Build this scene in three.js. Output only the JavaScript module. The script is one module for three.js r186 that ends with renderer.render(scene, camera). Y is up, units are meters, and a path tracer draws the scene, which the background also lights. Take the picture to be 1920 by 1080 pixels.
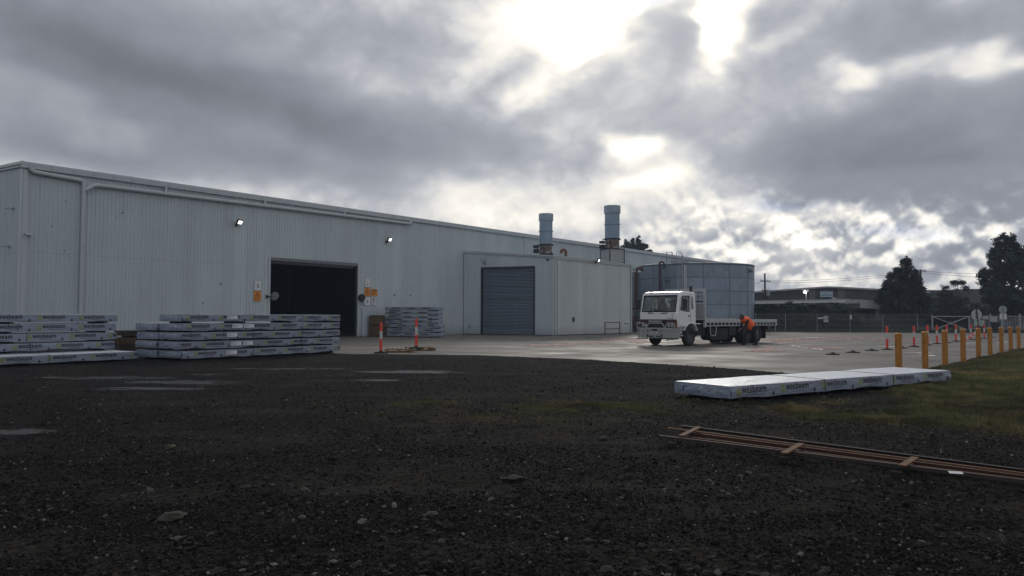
import * as THREE from 'three';
import { RoundedBoxGeometry } from 'three/addons/geometries/RoundedBoxGeometry.js';
import { mergeGeometries } from 'three/addons/utils/BufferGeometryUtils.js';
import { ImprovedNoise } from 'three/addons/math/ImprovedNoise.js';
import { MarchingCubes } from 'three/addons/objects/MarchingCubes.js';
import { Brush, Evaluator, SUBTRACTION } from 'three-bvh-csg';

const V = (x, y, z) => new THREE.Vector3(x, y, z);
const scene = new THREE.Scene();

// ------------------------------------------------------------------ camera
const FOCAL = 1400, EYE = 1.5;                       // focal length in pixels of the 1920 x 1080 photograph, eye height in metres
const camera = new THREE.PerspectiveCamera(2 * Math.atan(540 / FOCAL) * 180 / Math.PI, 16 / 9, 0.1, 6000);
camera.position.set(0, EYE, 0);
camera.rotation.set(Math.atan(53 / FOCAL), 0, 0.22 * Math.PI / 180, 'XYZ');
camera.updateMatrixWorld();
scene.add(camera);
const ray = (x, y) => V((x - 960) / FOCAL, (540 - y) / FOCAL, -1).applyQuaternion(camera.quaternion);
const P = (x, y, h = 0) => { const d = ray(x, y); return V(0, EYE, 0).addScaledVector(d, (h - EYE) / d.y); };   // where a sight line meets the level h
const atDepth = (x, y, depth) => { const d = ray(x, y); return V(0, EYE, 0).addScaledVector(d, depth / -d.z); };

// ------------------------------------------------------------------ random numbers and noise
function rng(seed) { let a = seed >>> 0; return () => { a = (a + 0x6d2b79f5) | 0; let t = Math.imul(a ^ (a >>> 15), 1 | a); t = (t + Math.imul(t ^ (t >>> 7), 61 | t)) ^ t; return ((t ^ (t >>> 14)) >>> 0) / 4294967296; }; }
const noise3 = (() => { const n = new ImprovedNoise(); return (x, y, z) => n.noise(x, y, z); })();
function fbm(x, y, z, oct) { let s = 0, a = 0.5; for (let i = 0; i < oct; i++) { s += a * noise3(x, y, z); x = x * 2.03 + 17.3; y = y * 2.03 + 5.1; z = z * 2.03 + 9.7; a *= 0.5; } return s; }
function puff(x, y, z, oct) { let s = 0, a = 0.5; for (let i = 0; i < oct; i++) { s += a * Math.abs(noise3(x, y, z)); x = x * 2.07 + 7.3; y = y * 2.07 + 3.1; z = z * 2.07 + 1.7; a *= 0.52; } return 2.1 * s; }   // rounded heaps
const clamp = (v, a = 0, b = 1) => Math.min(b, Math.max(a, v));
const smooth = (a, b, v) => { const t = clamp((v - a) / (b - a)); return t * t * (3 - 2 * t); };
const lerp = (a, b, t) => a + (b - a) * t;

// ------------------------------------------------------------------ sky (computed air and clouds), sun, exposure
const SUN_DIR = ray(1190, 30).normalize();
//SKY
const skyAt = (() => {
  const D = 180 / Math.PI, ang = (x, y) => { const d = ray(x, y).normalize(); return [Math.atan2(d.x, -d.z) * D, Math.asin(d.y) * D]; };
  // cloud banks (negative) and breaks (positive): sight line, half-widths in degrees, tilt, strength, edge hardness
  const B = [];
  const mass = (x, y, rx, ry, tilt, amt, p = 1.3) => { const [a, e] = ang(x, y), t = tilt / D; B.push([a, e, rx, ry, Math.cos(t), Math.sin(t), amt, p]); };
  mass(60, 80, 14, 4.4, -10, -0.62, 1.7); mass(420, 190, 12, 2.7, -14, -0.55, 1.8); mass(800, 262, 9, 2.3, -10, -0.46, 1.7); mass(270, 45, 8, 2.5, 0, -0.12);
  mass(300, 305, 8, 1.3, -4, -0.4, 1.7); mass(70, 292, 5, 1.0, 0, -0.25, 1.5); mass(620, 330, 6, 1.0, -8, -0.2, 1.5);
  mass(70, 172, 5, 1.1, -12, 0.26, 1.4); mass(330, 200, 5, 0.9, -16, 0.24, 1.4); mass(180, 256, 2.2, 0.9, 0, 0.3, 1.4); mass(520, 248, 5, 0.9, -18, 0.2, 1.4);
  mass(620, 60, 10, 4, 0, -0.16, 1.2); mass(960, 60, 2.6, 3, 0, 0.22); mass(960, 415, 9, 1.4, -4, 0.3); mass(1120, 370, 8, 2.0, -4, 0.26); mass(1420, 420, 5, 1.0, 0, 0.2); mass(640, 360, 5, 1.0, -10, 0.14); mass(860, 340, 5, 1.0, -8, 0.14);
  mass(1075, 65, 2.3, 2.5, 20, 0.85, 1.2); mass(1350, 50, 1.7, 2.3, -20, 0.85, 1.2); mass(1170, 5, 4, 1.0, 0, 0.6); mass(1130, 150, 1.5, 0.7, 30, -0.3, 1.5); mass(1270, 60, 1.2, 2.2, -35, -0.55, 1.4);
  mass(985, 180, 1.5, 0.9, 20, 0.4, 1.3); mass(1150, 272, 2.0, 0.8, 10, 0.7, 1.5); mass(1590, 132, 0.9, 0.9, 0, 0.66, 1.3); mass(1680, 118, 1.6, 0.8, 8, 0.46, 1.2); mass(1760, 110, 1.6, 0.9, 30, 0.44, 1.2); mass(1845, 95, 1.1, 0.9, 35, 0.58, 1.3); mass(1905, 110, 1.2, 0.5, 0, 0.4, 1.2); mass(1505, 75, 1.5, 0.7, 0, 0.45);
  mass(1300, 190, 7, 2.3, 10, -0.2, 1.5); mass(1180, 215, 4, 1.6, 0, -0.14, 1.5); mass(1820, 40, 9, 2.0, 4, -0.36, 1.7); mass(1580, 30, 5, 1.5, 0, -0.22, 1.5);
  mass(1790, 262, 10, 3.3, 6, -0.6, 1.8); mass(1560, 300, 6, 1.8, -6, -0.46, 1.7); mass(1880, 345, 6, 1.6, 0, -0.4, 1.7);
  mass(1590, 390, 2.6, 0.6, 0, 0.5, 1.5); mass(1430, 395, 4, 0.6, 0, 0.2); mass(1210, 335, 2.5, 0.5, 0, 0.3); mass(1360, 455, 4, 0.6, 0, -0.2, 1.5); mass(1240, 395, 4, 0.9, 0, -0.16, 1.5);
  mass(1640, 455, 7, 1.3, 0, 0.3); mass(1765, 470, 2.6, 1.5, 0, -0.4, 1.9); mass(1400, 470, 3.4, 0.7, 0, 0.22); mass(1470, 520, 10, 0.7, 0, 0.16);
  const blue = [[...ang(1680, 432), 2.6, 0.45], [...ang(1470, 380), 2.6, 0.4], [...ang(1250, 12), 0.8, 0.6]];
  return (x, y, z, out) => {
    const E = Math.asin(y) * D, A = Math.atan2(x, -z) * D;
    const w1 = fbm(x * 6, y * 11, z * 6, 4), w2 = fbm(x * 6 + 40, y * 11, z * 6 + 7, 4);
    const wa = A + 5.5 * w1, we = E + 2.6 * w2;
    let m = 0;
    for (const b of B) {
      const da = wa - b[0], de = we - b[1];
      if (da > 40 || da < -40 || de > 16 || de < -16) continue;
      const u = (da * b[4] + de * b[5]) / b[2], v = (de * b[4] - da * b[5]) / b[3], q = u * u + v * v;
      if (q < 9) m += b[6] * Math.exp(-0.5 * Math.pow(q, b[7]));
    }
    const known = (1 - smooth(34, 44, Math.abs(A))) * (1 - smooth(22, 32, E));
    m += (1 - known) * (0.9 * w1 - 0.5 * w2 - 0.06);
    const low = 1 - smooth(4.5, 11.5, E + 2.5 * w1);
    // heaped texture of the cloud banks
    const h1 = puff(x * 7.5 + 0.4 * w2, y * 9.5, z * 7.5 + 0.4 * w1, 7), h2 = puff(x * 15 + 3, y * 22, z * 15, 6), f1 = fbm(x * 10, y * 12.5, z * 10, 6);
    const body = 0.5 + 0.5 * smooth(-0.5, 0.0, m);                          // the thick dark banks are smooth inside
    m += 0.5 * body * (h1 - 0.5) + 0.16 * (h2 - 0.5) * (1 - 0.5 * smooth(5, -15, A)) + 0.28 * body * f1 * (1 - 0.4 * low);
    // towering cumulus near the horizon: bright upper rims, grey bodies
    if (low > 0.01) {
      const px = x * 16, py = y * 17.5, pz = z * 16, n0 = puff(px, py, pz, 7), n1 = puff(px + 0.03, py + 0.17, pz, 6), g = 0.16 + 0.84 * smooth(6, 19, A + 60 * smooth(45, 60, Math.abs(A)));
      m += low * g * (0.45 + 0.55 * smooth(1.5, 5.5, E)) * (clamp((n0 - n1) * 2.5, -0.36, 0.85) + 0.5 * (n0 - 0.5));
    }
    m += 0.2 * smooth(7, 2, E) * smooth(-30, 10, A);
    const cs = clamp(x * SUN_DIR.x + y * SUN_DIR.y + z * SUN_DIR.z, -1, 1), th = Math.acos(cs) * D;
    let l = 0.62 * m + 0.22 * Math.tanh(3.4 * m - 0.1) + 0.46 * Math.exp(-th / 16) + 0.25 * Math.exp(-(th * th) / 60);
    let L = 0.46 * Math.exp(l) * (1 + 0.1 * smooth(20, 80, E));
    L = Math.min(L, 3.2);
    const floor = 0.25 * (1 - smooth(9.5, 12.5, E)); if (floor) { const k = L / floor; if (k < 1.35) L = floor * (1 + 0.35 * Math.exp((k - 1.35) / 0.35)); }
    let cool = clamp((0.6 - L) * 1.5, -0.35, 0.5);                          // dark bases are bluish, bright parts slightly warm
    let bl = 0; for (const b of blue) bl += Math.exp(-(((wa - b[0]) / b[2]) ** 2) - ((we - b[1]) / b[3]) ** 2);
    cool += 0.5 * bl; L *= 1 - 0.3 * Math.min(1, bl) * smooth(0.5, 1.2, L);
    out[0] = L * (0.995 - 0.14 * cool); out[1] = L * (1 - 0.018 * cool); out[2] = L * (1.015 + 0.25 * cool);
  };
})();
//END
function makeSky() {
  const W = 4096, H = 2048, data = new Float32Array(W * H * 4), out = [0, 0, 0];
  for (let j = H / 2; j < H; j++) {
    const E = ((j + 0.5) / H - 0.5) * Math.PI, ce = Math.cos(E), y = Math.sin(E);
    for (let i = 0; i < W; i++) { const ph = ((i + 0.5) / W - 0.5) * 2 * Math.PI, o = (j * W + i) * 4; skyAt(Math.cos(ph) * ce, y, Math.sin(ph) * ce, out); data[o] = out[0]; data[o + 1] = out[1]; data[o + 2] = out[2]; data[o + 3] = 1; }
  }
  for (let j = 0; j < H / 2; j++) for (let i = 0; i < W; i++) { const o = (j * W + i) * 4; data[o] = data[o + 1] = data[o + 2] = 0.06; data[o + 3] = 1; }
  const t = new THREE.DataTexture(data, W, H, THREE.RGBAFormat, THREE.FloatType);
  t.mapping = THREE.EquirectangularReflectionMapping; t.magFilter = THREE.LinearFilter; t.minFilter = THREE.LinearFilter; t.needsUpdate = true;
  return t;
}
scene.background = makeSky();
scene.environment = scene.background;
const sun = new THREE.DirectionalLight(new THREE.Color(1, 0.95, 0.86), 0.6);
sun.position.copy(SUN_DIR).multiplyScalar(200); sun.target.position.set(0, 0, -40);
sun.position.add(sun.target.position);
sun.castShadow = true; sun.shadow.radius = 24; sun.shadow.mapSize.set(2048, 2048);
Object.assign(sun.shadow.camera, { left: -90, right: 90, top: 90, bottom: -90, near: 1, far: 500 });
scene.add(sun, sun.target);

const renderer = new THREE.WebGLRenderer({ antialias: true });
renderer.setSize(1024, 576);
renderer.toneMapping = THREE.LinearToneMapping;
renderer.toneMappingExposure = 1.1;
renderer.shadowMap.enabled = true;
scene.fog = new THREE.FogExp2(0xb4c4dc, 0.0007);

// ------------------------------------------------------------------ builders
const rgb = (r, g, b) => new THREE.Color().setRGB(r, g, b);
const used = {};
function numbered(n) { const k = used[n] = (used[n] ?? -1) + 1; return k ? n + '_' + String(k).padStart(3, '0') : n; }
function tag(o, label, category, group, kind) { if (label) o.userData.label = label; if (category) o.userData.category = category; if (group) o.userData.group = group; if (kind) o.userData.kind = kind; return o; }
function thing(name, pos, turn, label, category, group) { const o = new THREE.Group(); o.name = numbered(name); o.position.copy(pos); o.rotation.y = turn; scene.add(o); return tag(o, label, category, group); }
function copyOf(root, name, pos, turn, label) { const c = root.clone(); c.name = numbered(name); c.position.copy(pos); c.rotation.y = turn; c.userData = { ...root.userData, label }; scene.add(c); return c; }
const plain = (g) => { const n = g.index ? g.toNonIndexed() : g; for (const k of Object.keys(n.attributes)) if (!['position', 'normal', 'uv'].includes(k)) n.deleteAttribute(k); if (!n.attributes.uv) n.setAttribute('uv', new THREE.BufferAttribute(new Float32Array(n.attributes.position.count * 2), 2)); n.clearGroups(); n.morphAttributes = {}; return n; };
const merge = (list) => list.length === 1 ? plain(list[0]) : mergeGeometries(list.map(plain));
function part(name, geos, mat, parent) { const m = new THREE.Mesh(Array.isArray(geos) ? merge(geos) : geos, mat); m.name = name; m.castShadow = m.receiveShadow = true; parent.add(m); return m; }
function top(name, geos, mat) { const m = part(name, geos, mat, scene); m.name = numbered(name); return m; }
const move = (g, x, y, z) => g.translate(x, y, z);
const box = (w, h, d, x = 0, y = 0, z = 0, r = 0) => move(r ? new RoundedBoxGeometry(w, h, d, 1, Math.min(r, w / 2.1, h / 2.1, d / 2.1)) : new THREE.BoxGeometry(w, h, d), x, y, z);
const cyl = (r0, r1, h, seg = 16, open = false) => new THREE.CylinderGeometry(r1, r0, h, seg, 1, open).translate(0, h / 2, 0);   // stands on its base
const orient = (g, a, b) => { const d = b.clone().sub(a); return g.applyMatrix4(new THREE.Matrix4().compose(a, new THREE.Quaternion().setFromUnitVectors(V(0, 1, 0), d.normalize()), V(1, 1, 1))); };
const rod = (a, b, r, seg = 8, r1 = r) => orient(cyl(r, r1, a.distanceTo(b), seg), a, b);
function bar(a, b, w, h) { const L = a.distanceTo(b), d = b.clone().sub(a).normalize(); const g = new THREE.BoxGeometry(L, h, w).translate(L / 2, 0, 0); const side = V(0, 1, 0).cross(d).negate(); if (side.lengthSq() < 1e-6) side.set(0, 0, 1); side.normalize(); const upv = side.clone().cross(d); return g.applyMatrix4(new THREE.Matrix4().makeBasis(d, upv, side).setPosition(a)); }
const tube = (pts, r, seg = 8, n = pts.length * 6, closed = false) => new THREE.TubeGeometry(new THREE.CatmullRomCurve3(pts, closed, 'centripetal'), n, r, seg, closed);
function roundPath(pts, r, seg = 6) { const out = [pts[0]]; for (let i = 1; i < pts.length - 1; i++) { const a = pts[i - 1], b = pts[i], c = pts[i + 1], p = b.clone().add(a.clone().sub(b).setLength(r)), q = b.clone().add(c.clone().sub(b).setLength(r)); for (let k = 0; k <= seg; k++) { const t = k / seg; out.push(p.clone().multiplyScalar((1 - t) ** 2).addScaledVector(b, 2 * t * (1 - t)).addScaledVector(q, t * t)); } } out.push(pts[pts.length - 1]); return out; }
function pipe(pts, r, bend = 0.2, seg = 10) { const path = roundPath(pts, bend), c = new THREE.CurvePath(); for (let i = 1; i < path.length; i++) if (path[i].distanceTo(path[i - 1]) > 1e-4) c.add(new THREE.LineCurve3(path[i - 1], path[i])); const q = new THREE.CatmullRomCurve3(densify(path), false, 'centripetal'); return new THREE.TubeGeometry(q, path.length * 5, r, seg, false); }
function densify(p) { const o = []; for (let i = 0; i < p.length - 1; i++) { o.push(p[i]); const L = p[i].distanceTo(p[i + 1]); if (L > 1) { o.push(p[i].clone().lerp(p[i + 1], 0.02), p[i].clone().lerp(p[i + 1], 0.5), p[i].clone().lerp(p[i + 1], 0.98)); } } o.push(p[p.length - 1]); return o; }
function prism(points, depth, bevel = 0) { const s = new THREE.Shape(points.map((p) => new THREE.Vector2(p[0], p[1]))); return new THREE.ExtrudeGeometry(s, { depth: depth - 2 * bevel, bevelEnabled: bevel > 0, bevelThickness: bevel, bevelSize: bevel, bevelOffset: -bevel, bevelSegments: 2 }).translate(0, 0, bevel - depth / 2); }
const lathe = (pts, seg = 24) => new THREE.LatheGeometry(pts.map((p) => new THREE.Vector2(p[0], p[1])), seg);

// ------------------------------------------------------------------ textures
function dataTex(w, h, fn, srgb = true, rx = 1, ry = 1) {       // fn(u, v) -> [r, g, b] 0..255
  const d = new Uint8Array(w * h * 4);
  for (let j = 0; j < h; j++) for (let i = 0; i < w; i++) { const c = fn(i / w, j / h, i, j), o = (j * w + i) * 4; d[o] = clamp(c[0], 0, 255); d[o + 1] = clamp(c[1], 0, 255); d[o + 2] = clamp(c[2], 0, 255); d[o + 3] = 255; }
  const t = new THREE.DataTexture(d, w, h, THREE.RGBAFormat); t.magFilter = THREE.LinearFilter; t.minFilter = THREE.LinearMipmapLinearFilter; t.generateMipmaps = true;
  t.wrapS = t.wrapT = THREE.RepeatWrapping; t.repeat.set(rx, ry); if (srgb) t.colorSpace = THREE.SRGBColorSpace; t.needsUpdate = true; return t;
}
function tileNoise(seed) { const N = 256, r = rng(seed), g = new Float32Array(N * N); for (let i = 0; i < N * N; i++) g[i] = r();
  const at = (x, y, p) => { const X = ((x % p) + p) % p, Y = ((y % p) + p) % p; return g[(Math.imul(X + 1, 73856093) ^ Math.imul(Y + 1, 19349663)) >>> 3 & (N * N - 1)]; };
  const f = (x, y, p) => { const X = Math.floor(x), Y = Math.floor(y), a = x - X, b = y - Y, u = a * a * (3 - 2 * a), v = b * b * (3 - 2 * b); return lerp(lerp(at(X, Y, p), at(X + 1, Y, p), u), lerp(at(X, Y + 1, p), at(X + 1, Y + 1, p), u), v); };
  return (u, v, p, oct = 4, py = p) => { let s = 0, a = 0.5, n = 0; for (let o = 0; o < oct; o++) { s += a * f(u * p, v * p, p); n += a; p *= 2; a *= 0.5; } return s / n; }; }
function canvasTex(w, h, draw) { const c = document.createElement('canvas'); c.width = w; c.height = h; const x = c.getContext('2d'); draw(x, w, h); const t = new THREE.CanvasTexture(c); t.colorSpace = THREE.SRGBColorSpace; t.wrapS = t.wrapT = THREE.RepeatWrapping; t.anisotropy = 8; return t; }
const uvScale = (g, su, sv = su) => { const a = g.attributes.uv; for (let i = 0; i < a.count; i++) a.setXY(i, a.getX(i) * su, a.getY(i) * sv); return g; };
function uvWorld(g, s = 1) {        // uv in metres from the dominant axis of each face's normal
  const p = g.attributes.position, n = g.attributes.normal, uv = new Float32Array(p.count * 2);
  for (let i = 0; i < p.count; i++) { const ax = Math.abs(n.getX(i)), ay = Math.abs(n.getY(i)), az = Math.abs(n.getZ(i)); let u, v; if (ay > ax && ay > az) { u = p.getX(i); v = p.getZ(i); } else if (ax > az) { u = p.getZ(i); v = p.getY(i); } else { u = p.getX(i); v = p.getY(i); } uv[2 * i] = u * s; uv[2 * i + 1] = v * s; }
  g.setAttribute('uv', new THREE.BufferAttribute(uv, 2)); return g;
}
const tnA = tileNoise(11), tnB = tileNoise(29), tnC = tileNoise(53);
const std = (o) => new THREE.MeshStandardMaterial(o);

// ------------------------------------------------------------------ materials
const soil = dataTex(1024, 1024, (u, v) => {             // 2.6 m of dark wet gravel and dirt
  const big = tnA(u, v, 5, 4), mid = tnB(u, v, 40, 3), fine = tnC(u, v, 150, 2), sp = tnA(u + 0.31, v + 0.7, 210, 1);
  let b = 62 + 50 * (mid - 0.5) + 90 * (fine - 0.5) + 30 * (big - 0.5); if (sp > 0.9) b += 420 * (sp - 0.9) * 2;
  return [b * 1.0, b, b * 0.985];
});
const soilBump = dataTex(1024, 1024, (u, v) => { const h = 255 * (0.35 * tnB(u, v, 40, 3) + 0.45 * tnC(u, v, 120, 2) + 0.2 * tnA(u, v, 6, 3)); return [h, h, h]; }, false);
const groundMat = new THREE.MeshPhysicalMaterial({ map: soil, bumpMap: soilBump, bumpScale: 0.03, vertexColors: true, roughness: 1, specularIntensity: 0.12 });

const concTex = dataTex(1024, 1024, (u, v) => {          // 9 m of stained concrete
  const big = tnA(u, v, 4, 5), streak = tnB(u, v * 0.999, 3, 5, 3), fine = tnC(u, v, 180, 2), st = smooth(0.55, 0.75, tnA(u + 0.2, v + 0.6, 7, 5));
  const b = 152 + 46 * (big - 0.5) + 34 * (streak - 0.5) + 26 * (fine - 0.5) - 34 * st;
  return [b * 1.02, b * 0.985, b * 0.95];
});
const concRough = dataTex(512, 512, (u, v) => { const r = 150 + 120 * (tnA(u, v, 5, 5) - 0.4); return [r, r, r]; }, false);
const concBump = dataTex(512, 512, (u, v) => { const r = 255 * (0.6 * tnC(u, v, 90, 3) + 0.4 * tnA(u, v, 9, 4)); return [r, r, r]; }, false);
const concMats = [0.92, 1, 1.06, 0.97].map((k) => new THREE.MeshPhysicalMaterial({ map: concTex, roughnessMap: concRough, bumpMap: concBump, bumpScale: 0.004, roughness: 1, specularIntensity: 0.45, color: rgb(0.40 * k, 0.388 * k, 0.37 * k) }));

const cladTex = dataTex(1024, 1024, (u, v) => {            // 6 m by 9.2 m of weathered white paint: rain streaks, grime, screw rows
  const run = tnA(u, v * 0.02, 90, 2), grime = tnB(u, v, 5, 5), fine = tnC(u, v, 90, 2), drip = smooth(0.7, 0.95, tnC(u, v * 0.06, 60, 2));
  const y = v * 9.2, splash = smooth(0.9, 0.0, y - 0.5 * (grime - 0.4)) * 26, row = (y / 1.45) % 1, screw = row < 0.014 && (u * 30) % 1 < 0.14 ? 60 : 0, lap = Math.abs(y - 4.6) < 0.012 ? 22 : 0;
  const b = 230 + 6 * (run - 0.5) + 14 * (grime - 0.5) + 8 * (fine - 0.5) - 10 * drip - splash - screw - lap;
  return [b, b, b * 0.995];
});
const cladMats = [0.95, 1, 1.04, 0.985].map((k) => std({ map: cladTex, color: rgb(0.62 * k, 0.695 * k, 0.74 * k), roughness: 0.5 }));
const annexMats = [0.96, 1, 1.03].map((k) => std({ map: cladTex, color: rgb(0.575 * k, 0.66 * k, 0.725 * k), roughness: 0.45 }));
const trimMat = std({ map: cladTex, color: rgb(0.63, 0.69, 0.72), roughness: 0.5 });
const darkMat = std({ color: rgb(0.02, 0.022, 0.026), roughness: 0.7 });
const blackRubber = std({ color: rgb(0.018, 0.018, 0.019), roughness: 0.85 });
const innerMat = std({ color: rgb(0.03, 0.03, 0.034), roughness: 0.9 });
const galvTex = dataTex(512, 512, (u, v) => { const a = tnA(u, v, 40, 2), b2 = tnB(u, v, 6, 5), d = tnC(u, v * 0.05, 50, 3); const b = 190 + 22 * (a - 0.5) + 30 * (b2 - 0.5) + 24 * (d - 0.5); return [b * 0.97, b, b * 1.03]; });
const tankMats = [0.92, 1, 1.07, 0.96].map((k) => std({ map: galvTex, color: rgb(0.5 * k, 0.585 * k, 0.66 * k), metalness: 0.2, roughness: 0.5 }));
const galvMat = std({ map: galvTex, color: rgb(0.5, 0.52, 0.54), metalness: 0.5, roughness: 0.5 });
const stackMat = std({ map: galvTex, color: rgb(0.46, 0.58, 0.68), metalness: 0.25, roughness: 0.45 });
const stackPale = std({ map: galvTex, color: rgb(0.62, 0.7, 0.78), metalness: 0.2, roughness: 0.5 });
const rustTex = dataTex(256, 256, (u, v) => { const r = smooth(0.42, 0.6, tnA(u, v, 5, 5)), f = tnB(u, v, 40, 3); return [lerp(150, 108, r) + 30 * (f - 0.5), lerp(150, 88, r) + 26 * (f - 0.5), lerp(152, 80, r) + 20 * (f - 0.5)]; });
const rustPatchMat = std({ map: rustTex, roughness: 0.7, metalness: 0.1 });
const steelRustTex = dataTex(256, 256, (u, v) => { const r = tnA(u, v, 8, 5), f = tnB(u, v, 60, 2); return [70 + 60 * (r - 0.4) + 26 * (f - 0.5), 50 + 34 * (r - 0.4) + 20 * (f - 0.5), 42 + 20 * (r - 0.4) + 18 * (f - 0.5)]; });
const steelMat = std({ map: steelRustTex, roughness: 0.8, color: rgb(0.5, 0.68, 0.8) });
const redPipeMat = std({ color: rgb(0.062, 0.022, 0.022), roughness: 0.5 });
const woodTex = dataTex(512, 256, (u, v) => { const g = tnA(u * 0.15, v, 40, 4), k = tnB(u, v, 5, 3), f = tnC(u * 0.3, v, 120, 2); const b = 150 + 70 * (g - 0.5) + 50 * (k - 0.5) + 30 * (f - 0.5); return [b, b * 0.82, b * 0.62]; });
const wood = (r, g, b) => std({ map: woodTex, color: rgb(r, g, b), roughness: 0.85 });
const paleWood = wood(0.62, 0.6, 0.58), darkWood = wood(0.12, 0.115, 0.105), mossWood = wood(0.32, 0.36, 0.3), rustWood = wood(0.22, 0.12, 0.1), orangeWood = wood(0.42, 0.29, 0.23);
const whitePaint = std({ color: rgb(0.72, 0.73, 0.73), roughness: 0.35 });
const greyPaint = std({ color: rgb(0.33, 0.35, 0.37), roughness: 0.5 });
const glassMat = new THREE.MeshPhysicalMaterial({ color: rgb(0.72, 0.8, 0.78), transmission: 1, thickness: 0, roughness: 0.03, ior: 1.5 });
const lensMat = std({ color: rgb(0.5, 0.5, 0.5), roughness: 0.15, metalness: 0.3 });
const lampGlow = std({ color: rgb(0.9, 0.9, 0.9), emissive: rgb(1, 0.98, 0.94), emissiveIntensity: 2.6, roughness: 0.4 });
const shadeGlow = std({ color: rgb(0.9, 0.9, 0.9), emissive: rgb(1, 0.97, 0.9), emissiveIntensity: 2.2, roughness: 0.4 });
const bollardTex = dataTex(256, 256, (u, v) => { const g = tnA(u, v, 6, 5), s = smooth(0.6, 0.8, tnB(u, v * 0.3, 14, 4)); const b = 1 - 0.25 * (g - 0.5) - 0.3 * s; return [172 * b, 114 * b, 38 * b]; });
const bollardMat = std({ map: bollardTex, roughness: 0.5 });
const orangePlastic = std({ color: rgb(0.72, 0.055, 0.03), roughness: 0.45 });
const sheetWhite = std({ color: rgb(0.6, 0.62, 0.62), roughness: 0.4 });
const reflectTape = std({ color: rgb(0.55, 0.55, 0.54), roughness: 0.3, metalness: 0.2 });

// ------------------------------------------------------------------ frames of the place
const U = (() => { const d = ray(2090, 597); d.y = 0; return d.normalize(); })();       // along the long wall, away from us
const N = V(-U.z, 0, U.x);                                                              // out of the long wall
const ROT = Math.atan2(-U.z, U.x);
const O = (() => { const p = P(45, 306.5, 9.0); p.y = 0; return p; })();                 // foot of the near corner of the warehouse
const F = (s, t, y = 0) => O.clone().addScaledVector(U, s).addScaledVector(N, t).setY(y);
const toST = (p) => { const d = p.clone().sub(O); return [d.dot(U), d.dot(N)]; };
const wallAt = (x, y, t = 0) => { const d = ray(x, y), o = V(0, EYE, 0), k = (t - o.clone().sub(O).dot(N)) / d.dot(N); const p = o.addScaledVector(d, k); return [toST(p)[0], p.y]; };

// concrete yard: outline in plan, starting at the ragged edge towards the gravel
const g2 = (x, y) => { const p = P(x, y); return [p.x, p.z]; };
const bolA = [9.7, -18.6], bolDir = [0.645, -0.764];
const rightOf = (x, z) => (x - bolA[0]) * -bolDir[1] - (z - bolA[1]) * -bolDir[0] * 1;     // metres to the grass side of the bollard row
const far0 = P(1400, 621.5), far1 = P(1760, 624);
const q5 = F(8, 11), q6 = F(5.5, 0.0), q7 = F(12, -39);
const edge = [g2(560, 647), g2(632, 663.5), g2(760, 664.5), g2(900, 666), g2(1080, 673), g2(1250, 683), g2(1400, 693), g2(1480, 700)];
const yard = [...edge, [9.4, -18.9], [bolA[0] + bolDir[0] * 27, bolA[1] + bolDir[1] * 27], [48, -62], [70, far1.z], [far1.x, far1.z], [far0.x, far0.z], [F(70, 6).x, F(70, 6).z], [F(100, 4).x, F(100, 4).z], [F(100, -39).x, F(100, -39).z], [q7.x, q7.z], [q6.x, q6.z], [q5.x, q5.z]];
function inYard(x, z) { let c = false; for (let i = 0, j = yard.length - 1; i < yard.length; j = i++) { const [xi, zi] = yard[i], [xj, zj] = yard[j]; if ((zi > z) !== (zj > z) && x < ((xj - xi) * (z - zi)) / (zj - zi) + xi) c = !c; } return c; }
function yardDist(x, z) { let m = 1e9; for (let i = 0, j = yard.length - 1; i < yard.length; j = i++) { const [ax, az] = yard[j], [bx, bz] = yard[i], dx = bx - ax, dz = bz - az, t = clamp(((x - ax) * dx + (z - az) * dz) / (dx * dx + dz * dz)); m = Math.min(m, Math.hypot(x - ax - dx * t, z - az - dz * t)); } return inYard(x, z) ? -m : m; }
const bankDist = (x, z) => (x - bolA[0]) * 0.764 + (z - bolA[1]) * 0.645;                  // metres to the right of the bollard row
const PUDDLES = [[200, 708, 3.4, 0.42], [330, 716, 2.4, 0.5], [270, 728, 2.4, 0.34], [545, 691, 3.2, 0.4], [760, 697, 2.7, 0.55], [700, 712.5, 1.2, 0.3], [395, 702, 1.2, 0.26], [30, 809, 0.9, 0.24]];     // sight line, length, width
const pudXZ = PUDDLES.map(([x, y, w, d]) => { const p = P(x, y); return [p.x, p.z, w, d]; });
const puddleDip = (x, z) => { let m = 0; for (const [a, b, w, d] of pudXZ) m = Math.max(m, 1 - smooth(0.5, 1.5, Math.hypot((x - a) / (w * 0.62), (z - b) / (d * 1.3)))); return m; };
function groundHeight(x, z) {
  const d = yardDist(x, z) + 0.55 * fbm(x * 0.9, 2, z * 0.9, 3);
  const out = smooth(-0.35, 0.15, d);
  let h = 0.012 + 0.05 * fbm(x * 0.45, 1, z * 0.45, 3) * smooth(0.5, 4, d) + 0.014 * fbm(x * 2.6, 4, z * 2.6, 2);
  const b = bankDist(x, z), along = -(z - bolA[1]);
  h += 0.62 * smooth(0.15, 5, b - 0.0) * smooth(-5, 9, along) * smooth(46, 30, along);
  h -= 0.022 * trackBare(x, z); h = lerp(h, -0.012 + 0.02 * fbm(x * 1.6, 4, z * 2.2, 3), puddleDip(x, z));
  return lerp(-0.14, h, out);
}
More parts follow.
